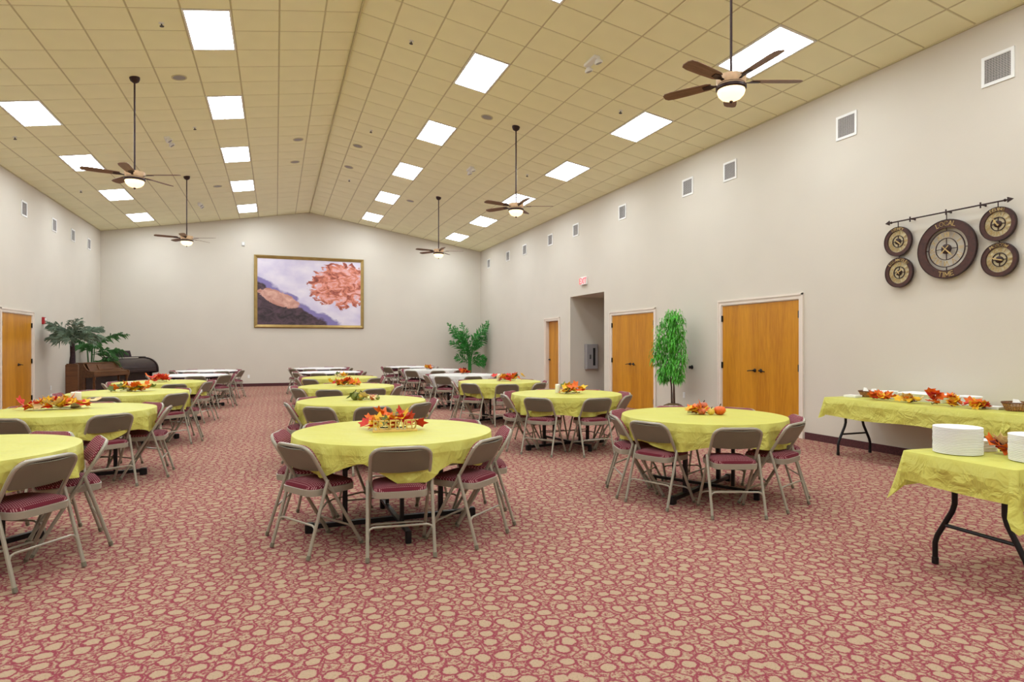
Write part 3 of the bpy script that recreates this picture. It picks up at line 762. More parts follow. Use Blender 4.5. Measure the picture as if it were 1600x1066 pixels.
def round_cloth(name, label, x, y, mat, base, corners, seed, folds=14, amp=.018, cat='tablecloth', group='round tablecloths'):
    rnd = random.Random(seed); n = 176; mb = MB(); zt = TOPZ+.006; R = TR+.006
    ph = [(rnd.uniform(0, 2*PI), folds+k*3+rnd.randint(-1,1), amp*(.9/(1+k*.5))) for k in range(4)]
    lob = [(rnd.uniform(0, 2*PI), k, .012) for k in (3, 5, 7)]
    def fold(t): return sum(a*math.sin(t*f+p) for p, f, a in ph)
    def Lh(t):
        L = base + sum(a*math.sin(t*f+p) for p, f, a in lob)
        for c, ex, wd in corners: L += ex*max(0, 1-abs(ang(math.degrees(t)-c))/(wd*1.75))
        return min(max(L, .08), .262)
    rings = [[(.0+.001*math.cos(2*PI*i/n), .001*math.sin(2*PI*i/n), zt) for i in range(n)]]
    for q in (.3, .6, .85, .97): rings.append([(R*q*math.cos(2*PI*i/n), R*q*math.sin(2*PI*i/n), zt) for i in range(n)])
    rings.append([((R+.002)*math.cos(2*PI*i/n), (R+.002)*math.sin(2*PI*i/n), zt-.004) for i in range(n)])
    for s in (.08, .2, .35, .5, .65, .8, .9, 1.0):
        rg = []
        for i in range(n):
            t = 2*PI*i/n; f = fold(t)
            rr = R+.004 + max(-.0, f*s**.8) *.9 - (.012*s if f < 0 else 0)
            rg.append((rr*math.cos(t), rr*math.sin(t), zt-.004-Lh(t)*s))
        rings.append(rg)
    mb.loft(rings, caps=False)
    return tag(obj(name, mb, mat, None, True, T(x, y, 0)), label, cat, group)

TABLES = {
 # key: (x, y, rotation, kind, hem, hem corners, chair angles, description)
 'C1': (.88, 5.0, .02, 'yellow', .145, [(-91,.14,13),(-3,.10,16),(-138,.10,13),(177,.10,16),(87,.1,16),(-48,.06,16)], [(-97,.86),(-50,.90),(-149,.91),(-10,.92),(165,.90),(125,.90),(35,.9),(80,.9)], 'front centre table with the reserved sign'),
 'C2': (1.0, 7.9, .3, 'yellow', .20, [(-60,.06,20),(30,.06,20),(120,.06,20),(-150,.06,20)], [-172,-128,-90,-48,-6,35,80,132], 'centre-row table with small gourds'),
 'C3': (1.11, 10.75, .1, 'yellow', .22, [], [-113,-69,-155,-26,14,58,100,160], 'third table of the centre row'),
 'C4': (1.28, 13.75, .4, 'yellow', .22, [], [-172,-136,-92,-46,-2,42,86,142], 'fourth table of the centre row'),
 'C5': (1.3, 16.7, .2, 'bare', 0, [], [-160,-112,-66,-20,25,70,115,158], 'nearer bare white table, centre row'),
 'C6': (1.25, 19.65, .5, 'bare', 0, [], [-152,-112,-66,-20,25,70,120,165], 'farthest bare white table, centre row'),
 'R1': (3.88, 5.05, .5, 'yellow', .205, [(-150,.04,14),(-60,.03,14)], [(-160,.88),(-111,.98),(-67,.90),(-26,.90),(164,.88),(126,.90),(75,.9),(28,.9)], 'right-row table with the pumpkins'),
 'R2': (3.83, 8.0, .2, 'yellow', .235, [], [-140,-88,176,-46,-4,40,85,132], 'second table of the right row'),
 'R3': (3.95, 11.15, .3, 'yellow', .24, [], [-147,-101,168,-56,-12,32,76,124], 'third table of the right row'),
 'R4': (4.05, 14.0, .3, 'white', .18, [(-160,.09,14),(-115,.08,12),(-70,.09,14),(20,.09,14),(110,.09,14)], [-136,-91,-176,-46,0,45,92,140], 'nearer white-clothed table, right row'),
 'R5': (4.1, 17.3, .1, 'white', .16, [(-165,.1,14),(-112,.1,12),(-60,.1,14),(30,.1,14),(110,.1,14)], [-141,-92,-48,-2,45,90,135,178], 'farther white-clothed table, right row'),
 'R6': (4.02, 19.95, .4, 'bare', 0, [], [-152,-112,-60,-15,30,75,120,165], 'farthest bare white table, right row'),
 'L1': (-2.03, 5.05, .9, 'yellow', .16, [(-60,.06,18),(0,.05,18)], [(-34,.90),(20,.90),(64,.9),(108,.9)], 'nearest table of the left row'),
 'L2': (-2.0, 7.82, .1, 'yellow', .17, [(-52,.1,14),(-15,.07,14),(-110,.08,16),(30,.08,16)], [(-54,.86),(-114,.86),(0,.90),(44,.9),(88,.9),(134,.9),(178,.9)], 'second table of the left row'),
 'L3': (-1.98, 10.45, .5, 'yellow', .21, [(-20,.05,14)], [-39,-99,-148,4,48,92,138,176], 'third table of the left row'),
 'L4': (-2.0, 13.15, .2, 'yellow', .22, [(-20,.05,14)], [-68,-20,-114,-160,25,70,115,156], 'fourth table of the left row'),
 'L5': (-1.8, 16.15, .2, 'bare', 0, [], [-80,-36,-125,10,55,100,145,-168], 'nearer bare white table, left row'),
 'L6': (-1.74, 18.8, .2, 'bare', 0, [], [-62,-17,-108,30,75,120,165,-154], 'farthest bare white table, left row'),
}
POSN = ['near', 'near-right', 'right', 'far-right', 'far', 'far-left', 'left', 'near-left']
def name_positions(angles, toward):
    """give every chair its own side of the table, in the viewer's terms"""
    n = len(angles); cand = []
    for i, a in enumerate(angles):
        for k in range(8): cand.append((abs(ang(a-(toward+45*k))), i, k))
    cand.sort(); di = {}; uk = set()
    for d, i, k in cand:
        if i in di or k in uk: continue
        di[i] = k; uk.add(k)
    return [POSN[di[i]] for i in range(n)]
for ti, (key, (x, y, rot, kind, hem, corners, chairs, desc)) in enumerate(TABLES.items()):
    if kind == 'bare':
        make_round_table('round_table', 'bare white round folding table, ' + desc.replace('bare white table, ', 'in the ') if False else 'round white folding table without a cloth, the ' + desc, x, y, rot, MT['white_top'])
    else:
        make_round_table('round_table', 'round folding table on black feet under the cloth, %s' % desc, x, y, rot, MT['brown_edge'])
        colr = 'yellow' if kind == 'yellow' else 'white'
        round_cloth('tablecloth', '%s plastic tablecloth draped over the %s' % (colr, desc), x, y, MT['yellow' if kind == 'yellow' else 'white_cloth'], hem, corners, 100+ti, 13 if key in ('C1','L1','L2') else 19, .016 if key in ('C1','L1','L2') else .022)
    rnd = random.Random(ti)
    A = [(c if isinstance(c, tuple) else (c, .905+rnd.uniform(-.015,.03))) for c in chairs]
    toward = math.degrees(math.atan2(-y, -x))
    pn = name_positions([a for a, _ in A], toward)
    for (a_, rr), ps in zip(A, pn):
        t = math.radians(a_); cr = rr-.225+.02
        o = chair0 if not chair_used else copy_tree(chair0); chair_used = True
        o.matrix_local = T(x+cr*math.cos(t), y+cr*math.sin(t), 0) @ RZ(t+PI/2+rnd.uniform(-.03,.03))
        tag(o, 'maroon padded folding chair, %s side of %s' % (ps, desc), 'chair', 'folding chairs around the round tables')

# ------------------------------------------------------------------ autumn leaf centrepieces
def leaf_mb(var):
    rnd = random.Random(var); pts = []
    lobes = [(90,1.0),(58,.6),(34,.95),(6,.58),(-22,.78),(-60,.42),(-90,.25),(-120,.42),(-158,.78),(174,.58),(146,.95),(122,.6)]
    for a, r in lobes:
        r *= rnd.uniform(.9,1.1); pts.append((r*math.cos(math.radians(a)), r*math.sin(math.radians(a))))
    cup = rnd.uniform(-.25,.35); fold_ = rnd.uniform(.15,.45)
    z = lambda x, y_: cup*(x*x+y_*y_) + fold_*abs(x)
    vs = [(0,0,0)] + [(x,y_,z(x,y_)) for x,y_ in pts]; n = len(pts)
    vs += [(v[0],v[1],v[2]-.03) for v in vs]
    fs = [(0,i+1,(i+1)%n+1) for i in range(n)] + [(n+1,n+1+(i+1)%n+1,n+1+i+1) for i in range(n)] + [(i+1,n+2+i,n+2+(i+1)%n,(i+1)%n+1) for i in range(n)]
    m = MB(); m.add(vs, fs); m.tube([(0,-.1,0),(0,-.5,.03)], .02, 4); return m
LEAFM = {(k, v): leaf_mb(v).mesh('leaf', MT['leaf_'+k]) for k in LEAFC for v in (1, 2, 3)}
def scatter(root, n, lx, ly, hz_, pal, rnd, size=(.055,.09)):
    n = int(n*1.35)
    for i in range(n):
        k = rnd.choice(pal); s = rnd.uniform(*size)
        x = rnd.gauss(0, .42)*lx; x = max(-lx, min(lx, x)); y = rnd.uniform(-ly, ly); z = s*.55+rnd.random()**1.5*hz_
        M = T(x, y, z) @ Euler((rnd.uniform(-.9,.9), rnd.uniform(-.8,.8), rnd.uniform(0,2*PI))).to_matrix().to_4x4() @ Matrix.Scale(s, 4)
        link('leaf', LEAFM[(k, rnd.randint(1,3))], root, M)
    st = MB(); pts = [((-lx+2*lx*i/6)*.55, rnd.uniform(-ly,ly)*.5, .012+rnd.random()*.015) for i in range(7)]
    st.tube(pts, .005, 5); obj('twig', st, MT['bark'], root)
def gourd(root, name, x, y, z, r, mat, tall=1.0, ribs=8):
    m = MB(); n = 32; rings = []
    for k in range(9):
        a = -PI/2+PI*k/8; rings.append([(r*max(.08,math.cos(a))*(1+.06*math.cos(ribs*2*PI*i/n))*math.cos(2*PI*i/n), r*max(.08,math.cos(a))*(1+.06*math.cos(ribs*2*PI*i/n))*math.sin(2*PI*i/n), r*tall*math.sin(a)*(1-.12*(k>6))) for i in range(n)])
    m.loft(rings); o = obj(name, m, mat, root, True, T(x,y,z+r*tall*.94)); obj('stem', MB().tube([(0,0,r*tall*.8),(.004,0,r*tall*1.1),(.012,.004,r*tall*1.35)], .005, 6), MT['bark'], o)
CZ = TOPZ+.0065
WARM = ['orange','orange','yellow','yellow','red','green','pale']
def centre(key, dx, dy, rot, n, lx, ly, hz_, pal, label, seed):
    x, y = TABLES[key][:2]; z = CZ if TABLES[key][3] != 'bare' else TOPZ
    r = thing('leaf_centrepiece', label, 'centrepiece', T(x+dx, y+dy, z) @ RZ(rot), group='autumn table centrepieces')
    scatter(r, n, lx, ly, hz_, pal, random.Random(seed)); return r
rc = centre('C1', -.03, .05, -.28, 24, .25, .06, .085, ['orange','red','orange','yellow','yellow','green','red'], 'red orange and yellow leaf bunch behind the reserved sign', 11)
centre('C3', -.02, -.05, -.2, 26, .26, .07, .05, ['orange','orange','yellow','red','yellow','green'], 'orange and yellow leaf garland on the third centre-row table', 12)
centre('C4', .0, -.1, -.2, 12, .16, .05, .03, WARM, 'small leaf bunch on the fourth centre-row table', 13)
c = centre('C2', -.02, -.02, -.25, 7, .2, .05, .012, ['green','pale','green'], 'green and pale gourds on the second centre-row table', 14)
gourd(c, 'gourd', -.07, 0, 0, .05, MT['gourd_green'], 1.1); gourd(c, 'gourd', -.005, -.01, 0, .045, MT['gourd_yellow']); gourd(c, 'gourd', .14, 0, 0, .034, MT['gourd_red']); gourd(c, 'gourd', .2, .02, 0, .026, MT['gourd_green'])
c = centre('R1', -.02, .02, -.42, 12, .2, .05, .01, ['orange','yellow','yellow','orange'], 'small pumpkins and orange leaves on the front right-row table', 15)
gourd(c, 'pumpkin', .02, .0, 0, .042, MT['gourd_red'], .85); gourd(c, 'pumpkin', .05, .05, .05, .04, MT['gourd_red'], .9); gourd(c, 'pumpkin', .19, -.01, 0, .056, MT['pumpkin'], .82); gourd(c, 'pumpkin', .1, -.04, 0, .034, MT['gourd_yellow'])
centre('R2', .03, -.1, -.4, 22, .22, .07, .07, ['yellow','yellow','orange','green','orange'], 'golden leaf garland on the second right-row table', 16)
centre('R3', .15, -.05, -.4, 24, .26, .07, .08, ['orange','red','yellow','red','green','orange'], 'red and orange leaf garland on the third right-row table', 17)
centre('R4', .05, .0, -.4, 12, .15, .05, .06, ['red','maroon','orange','red'], 'dark red leaf bunch on the nearer white-clothed table', 18)
centre('R5', -.12, -.15, -.4, 12, .13, .05, .05, ['orange','red','yellow'], 'small orange leaf bunch on the farther white-clothed table', 19)
centre('L2', -.16, .05, .12, 34, .36, .09, .07, ['orange','orange','yellow','yellow','red','pale'], 'wide orange and yellow leaf garland on the second left-row table', 20)
centre('L3', .02, .1, .0, 26, .3, .08, .06, ['orange','orange','yellow','green','yellow'], 'orange leaf garland on the third left-row table', 21)
centre('L4', .02, -.1, .0, 22, .2, .08, .09, ['red','orange','red','red'], 'bright red leaf bunch on the fourth left-row table', 22)
# candles
def candle(label, x, y, z, r=.034, h=.085):
    o = thing('pillar_candle', label, 'candle', T(x, y, z), group='white pillar candles')
    obj('wax', MB().lathe([(r-.003,0),(r,.004),(r,h-.006),(r-.006,h),(r-.014,h-.008),(0,h-.008)], 18), MT['candle'], o, True)
    obj('wick', MB().tube([(0,0,h-.01),(.002,0,h+.008)], .0015, 5), MT['black'], o)
x, y = TABLES['R2'][:2]; candle('white pillar candle among golden leaves on the second right-row table', x-.10, y+.07, CZ, .036, .125)
x, y = TABLES['R3'][:2]; candle('white pillar candle among red leaves on the third right-row table', x+.02, y+.12, CZ, .036, .13)
x, y = TABLES['L2'][:2]; candle('white pillar candle behind the wide garland on the second left-row table', x-.02, y+.18, CZ, .05, .17)
x, y = TABLES['L3'][:2]; candle('white pillar candle on the third left-row table', x-.04, y+.22, CZ, .04, .14)
# reserved sign
x, y = TABLES['C1'][:2]
sg = thing('reserved_sign', 'light wooden cut-out sign reading RESERVED on the front table', 'sign', T(x-.01, y-.10, CZ) @ RZ(-.06))
obj('base', MB().cbox(-.172, .172, -.024, .024, 0, .016, .003), MT['lightwood'], sg)
W = .335/8
for i, ch in enumerate('RESERVED'):
    m = MB(); wd = GL[ch][0]; hh = .066
    K = T(-.1675+W*i+W/2, .005, .016) @ RX(PI/2) @ Matrix.Diagonal((W*.74/(wd*hh), 1, 1, 1)) @ T(-wd*hh/2, .004, 0)
    glyph(m, ch, hh, .012, .018, K, 0); obj('letter', m, MT['lightwood'], sg)

# ------------------------------------------------------------------ rectangular buffet tables
def rect_table(label, M, L, W_, feet=(0, 1), inset=.12, cy=0):
    """local x along the length 0..L, y across 0..W_"""
    r = thing('folding_table', label, 'table', M, group='rectangular folding tables')
    obj('tabletop', MB().cbox(0, L, 0, W_, TOPZ-.045, TOPZ, .012), MT['white_top'], r)
    for e_ in feet:
        xx = inset if e_ == 0 else L-inset; sg_ = 1 if e_ == 0 else -1
        for s in (-1, 1):
            ya = W_/2+cy+s*.15; yb = W_/2+cy+s*.28
            lg = obj('leg', MB().tube([(xx, ya, TOPZ-.045), (xx, ya, .42), (xx, ya+(yb-ya)*.12, .37), (xx, ya+(yb-ya)*.88, .19), (xx, yb, .14), (xx, yb, .01)], .0165, 10), MT['black'], r, True)
            obj('foot_cap', MB().tube([(xx, yb, .045), (xx, yb, .004)], .020, 10), MT['black'], lg, True)
        obj('crossbar', MB().tube([(xx, W_/2+cy-.225, .27), (xx, W_/2+cy+.225, .27)], .012, 8), MT['black'], r, True)
        obj('crossbar', MB().tube([(xx, W_/2+cy-.15, .56), (xx, W_/2+cy+.15, .56)], .009, 8), MT['black'], r, True)
        obj('brace', MB().tube([(xx, W_/2, .56), (xx+sg_*.35, W_/2, TOPZ-.05)], .008, 6), MT['black'], r, True)
    return r
def rect_cloth(label, M, L, W_, ohs, mat, seed, over=0, corner=.09, flare=.06, lift=.006):
    """ohs: overhang at the x0, x1, y0, y1 sides"""
    rnd = random.Random(seed); P = []; cr = .03; zt = TOPZ+lift
    e_ = .006+lift
    x0, x1, y0, y1 = -e_, L+e_, -e_, W_+e_
    def side(ax, ay, bx, by, nx, ny, oh, m):
        for i in range(m): P.append((ax+(bx-ax)*i/m, ay+(by-ay)*i/m, nx, ny, oh, 0))
    def corn(cx_, cy_, a0, oa, ob):
        for i in range(7):
            t = a0+PI/2*i/6; q = math.sin(PI*i/6)
            P.append((cx_+cr*math.cos(t), cy_+cr*math.sin(t), math.cos(t), math.sin(t), oa+(ob-oa)*i/6+corner*q*min(1, min(oa,ob)/.15), q))
    side(x0+cr, y0, x1-cr, y0, 0, -1, ohs[2], 40); corn(x1-cr, y0+cr, -PI/2, ohs[2], ohs[1])
    side(x1, y0+cr, x1, y1-cr, 1, 0, ohs[1], 16); corn(x1-cr, y1-cr, 0, ohs[1], ohs[3])
    side(x1-cr, y1, x0+cr, y1, 0, 1, ohs[3], 40); corn(x0+cr, y1-cr, PI/2, ohs[3], ohs[0])
    side(x0, y1-cr, x0, y0+cr, -1, 0, ohs[0], 16); corn(x0+cr, y0+cr, PI, ohs[0], ohs[2])
    ph = [(rnd.uniform(0,2*PI), f, a) for f, a in ((2.2,.006),(4.7,.005),(9.1,.004))]
    cxm, cym = (x0+x1)/2, (y0+y1)/2; rings = []
    for q in (.001, .5, .9, .985): rings.append([(cxm+(p[0]-cxm)*q, cym+(p[1]-cym)*q, zt) for p in P])
    rings.append([(p[0], p[1], zt-.003) for p in P])
    for s in (.1, .3, .5, .7, .85, 1.0):
        rg = []; u = 0
        for i, p in enumerate(P):
            d = math.hypot(p[0]-P[i-1][0], p[1]-P[i-1][1]) if i else 0; u += d
            f = sum(a*math.sin(u*fr_*2+q) for q, fr_, a in ph)
            out = .003 + (f*s if f > 0 else 0) + flare*p[5]*s**1.2
            hemw = 1+.05*math.sin(u*5+seed)
            rg.append((p[0]+p[2]*out, p[1]+p[3]*out, zt-.003-p[4]*s*hemw))
        rings.append(rg)
    mb = MB().loft(rings, caps=False)
    return tag(obj('tablecloth', mb, mat, None, True, M), label, 'tablecloth', 'cloths on the rectangular tables')
# wall buffet: local x runs toward the camera (-Y), local y toward the wall (+X)
BX0, BW = 6.70, .76
MB1 = frame((BX0, 6.22, 0), (0,-1,0), (1,0,0), (0,0,1)); MB1 = frame((BX0, 6.22-2.40, 0), (0,1,0), (1,0,0), (0,0,1)) if False else MB1
# (0,-1,0)x(1,0,0) = (0,0,1): right handed
rect_table('long folding table along the right wall under a yellow cloth', MB1, 2.17, BW)
rect_cloth('yellow plastic cloth on the long wall table below the clocks', MB1, 2.17, BW, (.20, .02, .235, .0), MT['yellow'], 5, corner=.05, flare=.07)
MB2 = frame((BX0-.02, 6.22-2.18, 0), (0,-1,0), (1,0,0), (0,0,1))
rect_table('second long folding table continuing along the right wall, mostly out of frame', MB2, 1.83, BW)
rect_cloth('yellow plastic cloth overlapping the wall table at the right edge', MB2, 1.83, BW, (.2, .2, .25, .0), MT['yellow'], 6, corner=.04, flare=.06, lift=.010)
# foreground serving table
ex = Vector((.9987, -.05, 0)); ey = Vector((.05, .9987, 0)); p0 = Vector((3.775, 2.88, 0)) - ey*.66
MF = frame(p0, ex, ey, (0,0,1))
rect_table('folding serving table in the right foreground under a yellow cloth', MF, 1.83, .66, inset=.24, cy=.03)
rect_cloth('yellow plastic cloth on the foreground serving table', MF, 1.83, .66, (.185, .2, .22, .235), MT['yellow'], 9, corner=.12, flare=.09)

FZ = TOPZ+.0065
def onz(px, py, z):
    u = (px-800)/FPX; v = -(py-540)/FPX; t = (z-CAMZ)/v
    return (u*cY+sY)*t, (-u*sY+cY)*t
# stacked foam plates
def plate_mesh(r):
    return MB().lathe([(r*.66,.0),(r*.70,.001),(r*.985,.0035),(r,.0045),(r,.0115),(r*.985,.0125),(r*.72,.005),(r*.66,.0045),(0,.0045)], 40).mesh('plate', MT['foam'], True)
PL10 = plate_mesh(.131)
def plate_stack(x, y, z, n, label, group, step=.0102, mesh=PL10):
    rnd = random.Random(n)
    for k in range(n):
        o = link('foam_plate', mesh, None, T(x+rnd.uniform(-.0015,.0015), y+rnd.uniform(-.0015,.0015), z+.0005+k*step)); tag(o, label, 'plate', group)
plate_stack(3.985, 2.685, FZ, 16, 'white foam plate in the left, whole stack on the foreground table', 'plates in the left foreground stack')
plate_stack(4.115, 2.325, FZ, 15, 'white foam plate in the stack at the right edge of the foreground table', 'plates in the right foreground stack')
plate_stack(7.27, 4.78, FZ, 10, 'white foam plate in the right stack on the wall table', 'plates in the right stack on the wall table')
plate_stack(7.28, 5.77, FZ, 9, 'white foam plate in the left stack on the wall table', 'plates in the left stack on the wall table', mesh=plate_mesh(.11))
def napkins(label, M, w_, n, mat=MT['paper']):
    r = thing('napkin_stack', label, 'napkins', M, group='stacks of white napkins')
    for k in range(n):
        obj('napkin', MB().cbox(-w_/2, w_/2, -w_/2, w_/2, 0, .0068, .002), mat, r, False, T(random.uniform(-.002,.002), random.uniform(-.002,.002), k*.007) @ RZ(random.uniform(-.03,.03)))
napkins('block of white napkins beside the left plate stack', T(4.235, 2.70, FZ) @ RZ(-.2), .115, 10)
napkins('flat white napkins at the far end of the wall table', T(7.02, 6.07, FZ) @ RZ(.2), .16, 4)
napkins('flat white napkins beside the right basket on the wall table', T(7.12, 4.42, FZ) @ RZ(.1), .16, 4)
def basket(label, x, y, z, a, b, h, dark=False):
    r = thing('bread_basket', label, 'basket', T(x, y, z) @ RZ(.1), group='wicker baskets on the wall table')
    n = 28; m = MB()
    for k in range(6):
        t = k/5; m.tube([((a*(.72+.28*t))*math.cos(2*PI*i/n), (b*(.72+.28*t))*math.sin(2*PI*i/n), .008+(h-.012)*t+.002*(i%2)) for i in range(n)], .0062, 5, closed=True)
    obj('weave', m, MT['wicker'], r, True)
    m = MB()
    for i in range(n): 
        c_, s2 = math.cos(2*PI*i/n), math.sin(2*PI*i/n); m.tube([(a*.72*c_, b*.72*s2, .004), (a*c_, b*s2, h)], .0035, 4)
    obj('stakes', m, MT['wicker_d'], r)
    obj('rim', MB().tube([(a*1.02*math.cos(2*PI*i/n), b*1.02*math.sin(2*PI*i/n), h) for i in range(n)], .008, 6, closed=True), MT['wicker_d'], r, True)
    obj('bottom', MB().lathe([(.0,.003),(1,.003),(1,.008),(0,.008)], n, Matrix.Diagonal((a*.72,b*.72,1,1))), MT['wicker'], r)
    return r
basket('wicker basket with white napkins at the far end of the wall table', 7.25, 6.02, FZ, .125, .12, .075)
basket('wicker basket with packets at the right edge of the wall table', 7.12, 4.20, FZ, .14, .12, .085)
def napkin_peak(label, x, y, z, s, rot):
    m = MB().loft([[(-s,-s*.6,0),(s,-s*.6,0),(s*.8,s*.6,0),(-s*.9,s*.6,0)], [(-s*.75,-s*.3,s*.5),(s*.8,-s*.3,s*.6),(s*.6,s*.3,s*.5),(-s*.6,s*.35,s*.55)], [(-s*.3,-s*.04,s*1.2),(s*.65,-s*.04,s*1.25),(s*.7,s*.06,s*1.25),(-s*.2,s*.06,s*1.2)]])
    tag(obj('folded_napkin', m, MT['paper'], None, False, T(x,y,z) @ RZ(rot)), label, 'napkin', 'folded napkins in baskets')
napkin_peak('white peaked napkin in the far wicker basket, left one', 7.235, 6.06, FZ+.05, .055, 1.2)
napkin_peak('white peaked napkin in the far wicker basket, right one', 7.255, 5.965, FZ+.05, .05, -1.1)
napkin_peak('white paper packets heaped in the right-hand wicker basket', 7.12, 4.20, FZ+.05, .055, 1.4)
# long white catering tray with lid
tr = thing('catering_tray', 'long white covered serving tray at the back of the wall table', 'tray', frame((7.29, 5.27, FZ), (0,-1,0), (1,0,0), (0,0,1)))
obj('body', MB().loft([[(-.24,-.09,0),(.24,-.09,0),(.24,.09,0),(-.24,.09,0)],[(-.27,-.12,.085),(.27,-.12,.085),(.27,.12,.085),(-.27,.12,.085)]]), MT['foam'], tr)
obj('lid', MB().loft([[(-.285,-.135,.085),(.285,-.135,.085),(.285,.135,.085),(-.285,.135,.085)],[(-.285,-.135,.093),(.285,-.135,.093),(.285,.135,.093),(-.285,.135,.093)],[(-.24,-.09,.108),(.24,-.09,.105),(.24,.09,.102),(-.24,.09,.108)]]), MT['foam'], tr)
# leaf garlands
def garland(label, x, y, z, rot, n, lx, ly, hz_, pal, seed, size=(.045,.075)):
    r = thing('leaf_garland', label, 'leaves', T(x, y, z) @ RZ(rot), group='autumn leaves on the serving tables')
    scatter(r, n, lx, ly, hz_, pal, random.Random(seed), size)
garland('orange leaf clump at the far end of the wall table', 6.95, 5.62, FZ, -1.5, 26, .19, .05, .05, ['orange','orange','yellow','orange','red'], 31)
garland('red and yellow leaf clump in front of the covered tray', 6.95, 5.24, FZ, -1.6, 18, .16, .05, .04, ['yellow','orange','red','yellow','pale'], 32)
garland('upright red and orange leaf sprig before the right plate stack', 6.95, 4.94, FZ, -1.6, 14, .06, .04, .11, ['red','orange','red','orange'], 33)
garland('golden leaf sprig left of the loose leaves on the wall table', 6.95, 4.72, FZ, -1.6, 13, .07, .04, .09, ['yellow','red','orange','yellow'], 34)
garland('loose orange and red leaves beside the right napkins', 6.95, 4.47, FZ, -1.6, 20, .13, .05, .04, ['red','orange','orange','yellow'], 35)
garland('dark red leaf bunch between the two foreground plate stacks', 4.225, 2.545, FZ, -1.2, 16, .07, .04, .05, ['maroon','red','maroon','pale','green','orange'], 36)

# ------------------------------------------------------------------ piano, organ, bench, pedestal
def piano():
    d = Vector((math.sin(.43), math.cos(.43), 0)); n = Vector((math.cos(.43), -math.sin(.43), 0))
    back = Vector((-5.085, 19.86, 0)); W_ = 1.40
    r = thing('upright_piano', 'brown wooden upright piano with sloping music desk by the left wall', 'piano', frame(back, d, -n, (0,0,1)))
    # local: x along width 0..W, y = -depth (front at -0.6), z up ; d x (-n) = up?
    obj('case', MB().box(.03, W_-.03, -.28, 0, .02, .93), MT['piano'], r)
    obj('top_lid', MB().cbox(-.01, W_+.01, -.30, .01, .93, .955, .006), MT['piano'], r)
    prof = [(0,.0),(0,.93),(-.28,.93),(-.30,.89),(-.36,.80),(-.42,.745),(-.58,.715),(-.60,.70),(-.60,.585),(-.56,.56),(-.30,.55),(-.30,0)]
    for x0 in (0, W_-.04):
        obj('side_cheek', MB().loft([[(x0, a, b) for a, b in prof], [(x0+.04, a, b) for a, b in prof]]), MT['piano'], r)
    obj('keybed', MB().box(.04, W_-.04, -.595, -.28, .585, .655), MT['piano'], r)
    obj('fallboard', MB().loft([[(x,-.585,.655),(x,-.585,.70),(x,-.42,.735),(x,-.40,.655)] for x in (.042, W_-.042)]), MT['piano'], r)
    md = obj('music_desk', MB().loft([[(x,-.415,.735),(x,-.40,.735),(x,-.305,.925),(x,-.32,.925)] for x in (.08, W_-.08)]), MT['piano'], r)
    obj('carved_panel', MB().loft([[(x,-.405,.765),(x,-.392,.765),(x,-.332,.895),(x,-.345,.895)] for x in (.42, W_-.42)]), MT['clock_dial'] if False else MT['piano'], md, M=T(0,-.012,0))
    for x in (.06, W_-.06):
        obj('front_leg', MB().lathe([(.03,0),(.035,.04),(.022,.08),(.032,.25),(.036,.35),(.024,.46),(.04,.52),(.04,.585)], 12, T(x,-.55,0)), MT['piano'], r, True)
    obj('knee_panel', MB().box(.1, W_-.1, -.292, -.28, .12, .54), MT['organ'], r)
    for k in range(3): obj('pedal', MB().cbox(W_/2-.1+k*.08, W_/2-.06+k*.08, -.40, -.28, .04, .055, .006), MT['gold'], r)
piano()
def organ():
    a = .62; d = Vector((math.sin(a), math.cos(a), 0)); n = Vector((math.cos(a), -math.sin(a), 0))
    back = Vector((-4.77, 21.50, 0)); W_ = 1.30
    r = thing('roll_top_organ', 'dark brown roll-top organ with curved lid behind the piano', 'organ', frame(back, d, -n, (0,0,1)))
    obj('cabinet', MB().box(.03, W_-.03, -.45, 0, .0, .74), MT['organ'], r)
    obj('key_shelf', MB().cbox(.03, W_-.03, -.72, -.45, .62, .70, .01), MT['organ'], r)
    def curve(s0, ra, rb): return [(-.20-ra*math.sin(t), .70+rb*math.cos(t)) for t in [PI/2*i/10 for i in range(11)]]
    side = [(0,.0),(0,1.06)] + curve(0,.54,.36) + [(-.74,.60),(-.50,.56),(-.46,0)]
    for x0 in (-.01, W_-.03): obj('side_panel', MB().loft([[(x0,p,q) for p,q in side],[(x0+.04,p,q) for p,q in side]]), MT['organ'], r, True)
    cv = curve(0,.51,.335)
    for i in range(10):
        (p0_,q0_),(p1_,q1_) = cv[i], cv[i+1]
        obj('roll_slat', MB().loft([[(x,p0_,q0_),(x,p1_,q1_),(x,p1_+.015,q1_-.015),(x,p0_+.01,q0_-.02)] for x in (.03, W_-.03)]), MT['organ'], r)
    obj('top_board', MB().cbox(-.02, W_+.02, -.24, .01, 1.06, 1.08, .005), MT['organ'], r)
    obj('music_rack', MB().loft([[(x,-.12,1.08),(x,-.06,1.08),(x,-.02,1.26),(x,-.06,1.26)] for x in (.35, .9)]), MT['trunk_d'], r)
organ()
bn = thing('piano_bench', 'white topped bench with crossed white legs in front of the piano', 'bench', T(-3.62, 18.55, 0) @ RZ(.5))
obj('top', MB().cbox(-.35, .35, -.14, .14, .46, .485, .006), MT['white'], bn)
for s in (-1, 1):
    obj('leg', MB().tube([(-.26,s*.1,.46),(.26,s*.1,.012)], .012, 6), MT['white'], bn); obj('leg', MB().tube([(.26,s*.125,.46),(-.26,s*.125,.012)], .012, 6), MT['white'], bn)
pd = thing('planter_pedestal', 'tall square brown wooden planter holding the left palm', 'planter', T(-4.66, 18.15, 0) @ RZ(.12))
obj('box', MB().cbox(-.125, .125, -.125, .125, 0, .955, .008), MT['piano'], pd); obj('top_rim', MB().ring(.10, .15, .955, .975, 4, RZ(PI/4)), MT['piano'], pd)
